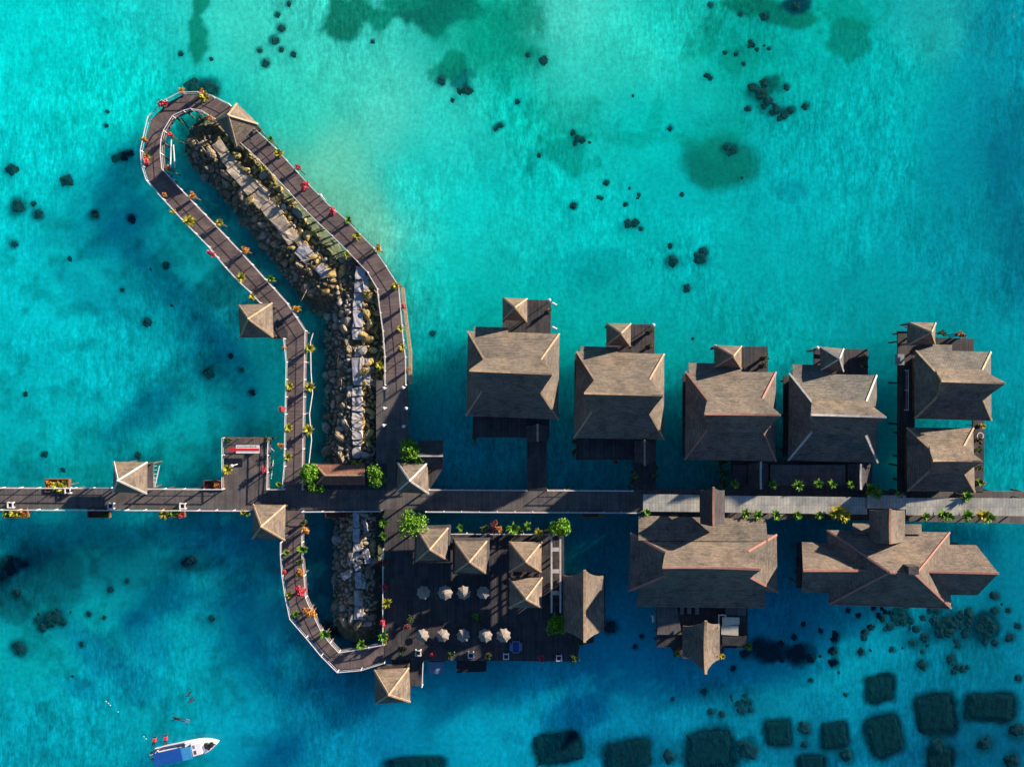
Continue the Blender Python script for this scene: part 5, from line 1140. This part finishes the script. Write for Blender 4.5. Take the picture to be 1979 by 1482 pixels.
# ---------------- people ----------------
def person(px, py, z, rz, label, suit, pose='float', vest=None, fins=None):
    q = W(px, py, z); root = thing('person', q, label, 'person'); root.rotation_euler = (0, 0, rz)
    V = []; E = []; Rr = []
    def v(p, r, par=None):
        V.append(Vector(p)); Rr.append(r); 
        if par is not None: E.append((par, len(V)-1))
        return len(V)-1
    if pose == 'float':   # prone, head towards +x, face in the water
        pel = v((0,0,0), .15); ch = v((.28,0,.02), .17, pel); sh_ = v((.5,0,.03), .15, ch); nk = v((.6,0,.04), .06, sh_); hd = v((.74,0,.03), .105, nk); v((.84,0,.01), .085, hd)
        for s in (1, -1):
            a = v((.48,.2*s,.01), .065, sh_); b = v((.62,.42*s,-.05), .048, a); c = v((.86,.5*s,-.1), .035, b); hnd = v((.93,.5*s,-.11), .035, c)
            for k in range(4): f1 = v((1.0,(.5+(k-1.5)*.022)*s,-.12), .010, hnd); v((1.04+.01*(k in (1,2)),(.5+(k-1.5)*.026)*s,-.14), .009, f1)
            f1 = v((.95,(.5-.05)*s,-.12), .011, hnd); v((.99,(.5-.07)*s,-.13), .009, f1)
            h = v((-.12,.1*s,-.01), .11, pel); kn = v((-.5,(.16)*s,-.06), .07, h); an = v((-.88,(.14)*s,-.02), .045, kn); v((-1.06,.15*s,-.02), .04, an)
    else:                 # upright in the water or on deck
        pel = v((0,0,0), .15); ch = v((0,0,.3), .16, pel); sh_ = v((0,0,.5), .14, ch); nk = v((.02,0,.6), .06, sh_); hd = v((.03,0,.74), .10, nk); v((.03,0,.84), .09, hd)
        for s in (1, -1):
            a = v((0,.2*s,.5), .062, sh_); b = v((.12,.32*s,.28), .046, a); c = v((.34,.26*s,.24), .034, b); hnd = v((.41,.25*s,.24), .034, c)
            for k in range(4): f1 = v((.48,(.25+(k-1.5)*.022)*s,.24), .010, hnd); v((.52,(.25+(k-1.5)*.024)*s,.22), .009, f1)
            f1 = v((.43,.2*s,.25), .011, hnd); v((.47,.18*s,.25), .009, f1)
            h = v((0,.1*s,-.1), .11, pel); kn = v((.1,.13*s,-.48), .07, h); an = v((.0,.12*s,-.85), .045, kn); v((.14,.13*s,-.9), .04, an)
    me = bpy.data.meshes.new('body'); me.from_pydata([tuple(p) for p in V], E, []); me.update(); me.materials.append(M[suit])
    o = bpy.data.objects.new('body', me); C.objects.link(o); o.parent = root
    sk = o.modifiers.new('skin', 'SKIN'); sk.use_smooth_shade = True
    for i, sv in enumerate(me.skin_vertices[0].data): sv.radius = (Rr[i], Rr[i]); sv.use_root = (i == 0)
    ss = o.modifiers.new('sub', 'SUBSURF'); ss.levels = ss.render_levels = 1
    bmx = bmesh.new(); bmesh.ops.create_uvsphere(bmx, u_segments=12, v_segments=8, radius=.125)
    cpos = Vector((.76,0,.07)) if pose == 'float' else Vector((0,0,.84))
    for vv in bmx.verts: vv.co = Vector((vv.co.x*1.1, vv.co.y*.95, vv.co.z*.9))+cpos
    bmesh.ops.delete(bmx, geom=[vv for vv in bmx.verts if vv.co.z < cpos.z-.03], context='VERTS')
    hm = bpy.data.meshes.new('hair'); bmx.to_mesh(hm); bmx.free(); hm.materials.append(M['hair']); ho = bpy.data.objects.new('hair', hm); C.objects.link(ho); ho.parent = root
    def ch(nm, fn, mt_):
        m = MB(); fn(m); me2 = bpy.data.meshes.new(nm); me2.from_pydata(m.v, [], m.f); me2.update(); me2.materials.append(M[mt_]); o2 = bpy.data.objects.new(nm, me2); C.objects.link(o2); o2.parent = root
        b_ = o2.modifiers.new('b', 'BEVEL'); b_.width = .05; b_.segments = 2
    if vest:
        if pose == 'float': ch('life_vest', lambda m: m.box((.05,-.22,-.12),(.56,.22,.24)), vest)
        else: ch('life_vest', lambda m: m.box((-.2,-.22,.08),(.2,.22,.56)), vest)
    if fins:
        for s in (1, -1): ch('fin', lambda m: m.box((-1.55,.15*s-.11,-.05),(-1.0,.15*s+.11,.0)), fins)
person(365.5,1339.6,-.5,RD(5),'swimmer in dark wetsuit upright in the water, northernmost of the close pair','wetsuit',pose='up')
person(370,1352,-.5,RD(40),'swimmer in dark wetsuit upright in the water just below another','wetsuit',pose='up')
person(345,1388.5,.08,RD(165),'lone snorkeler in dark suit with fins floating above the boat','wetsuit',fins='blue_panel')
person(320,1430,.1,RD(80),'swimmer in a bright red vest close to the side of the boat','wetsuit',vest='red_cloth',fins='black')
person(298,1433,.1,RD(75),'swimmer in a purplish red vest apart from the others, left of the brighter one','wetsuit',vest='red_cloth')
person(301,1448,.25,RD(-60),'person in dark clothing holding on at the boat stern','wetsuit',pose='up')
S.render.resolution_x = 1024; S.render.resolution_y = 766
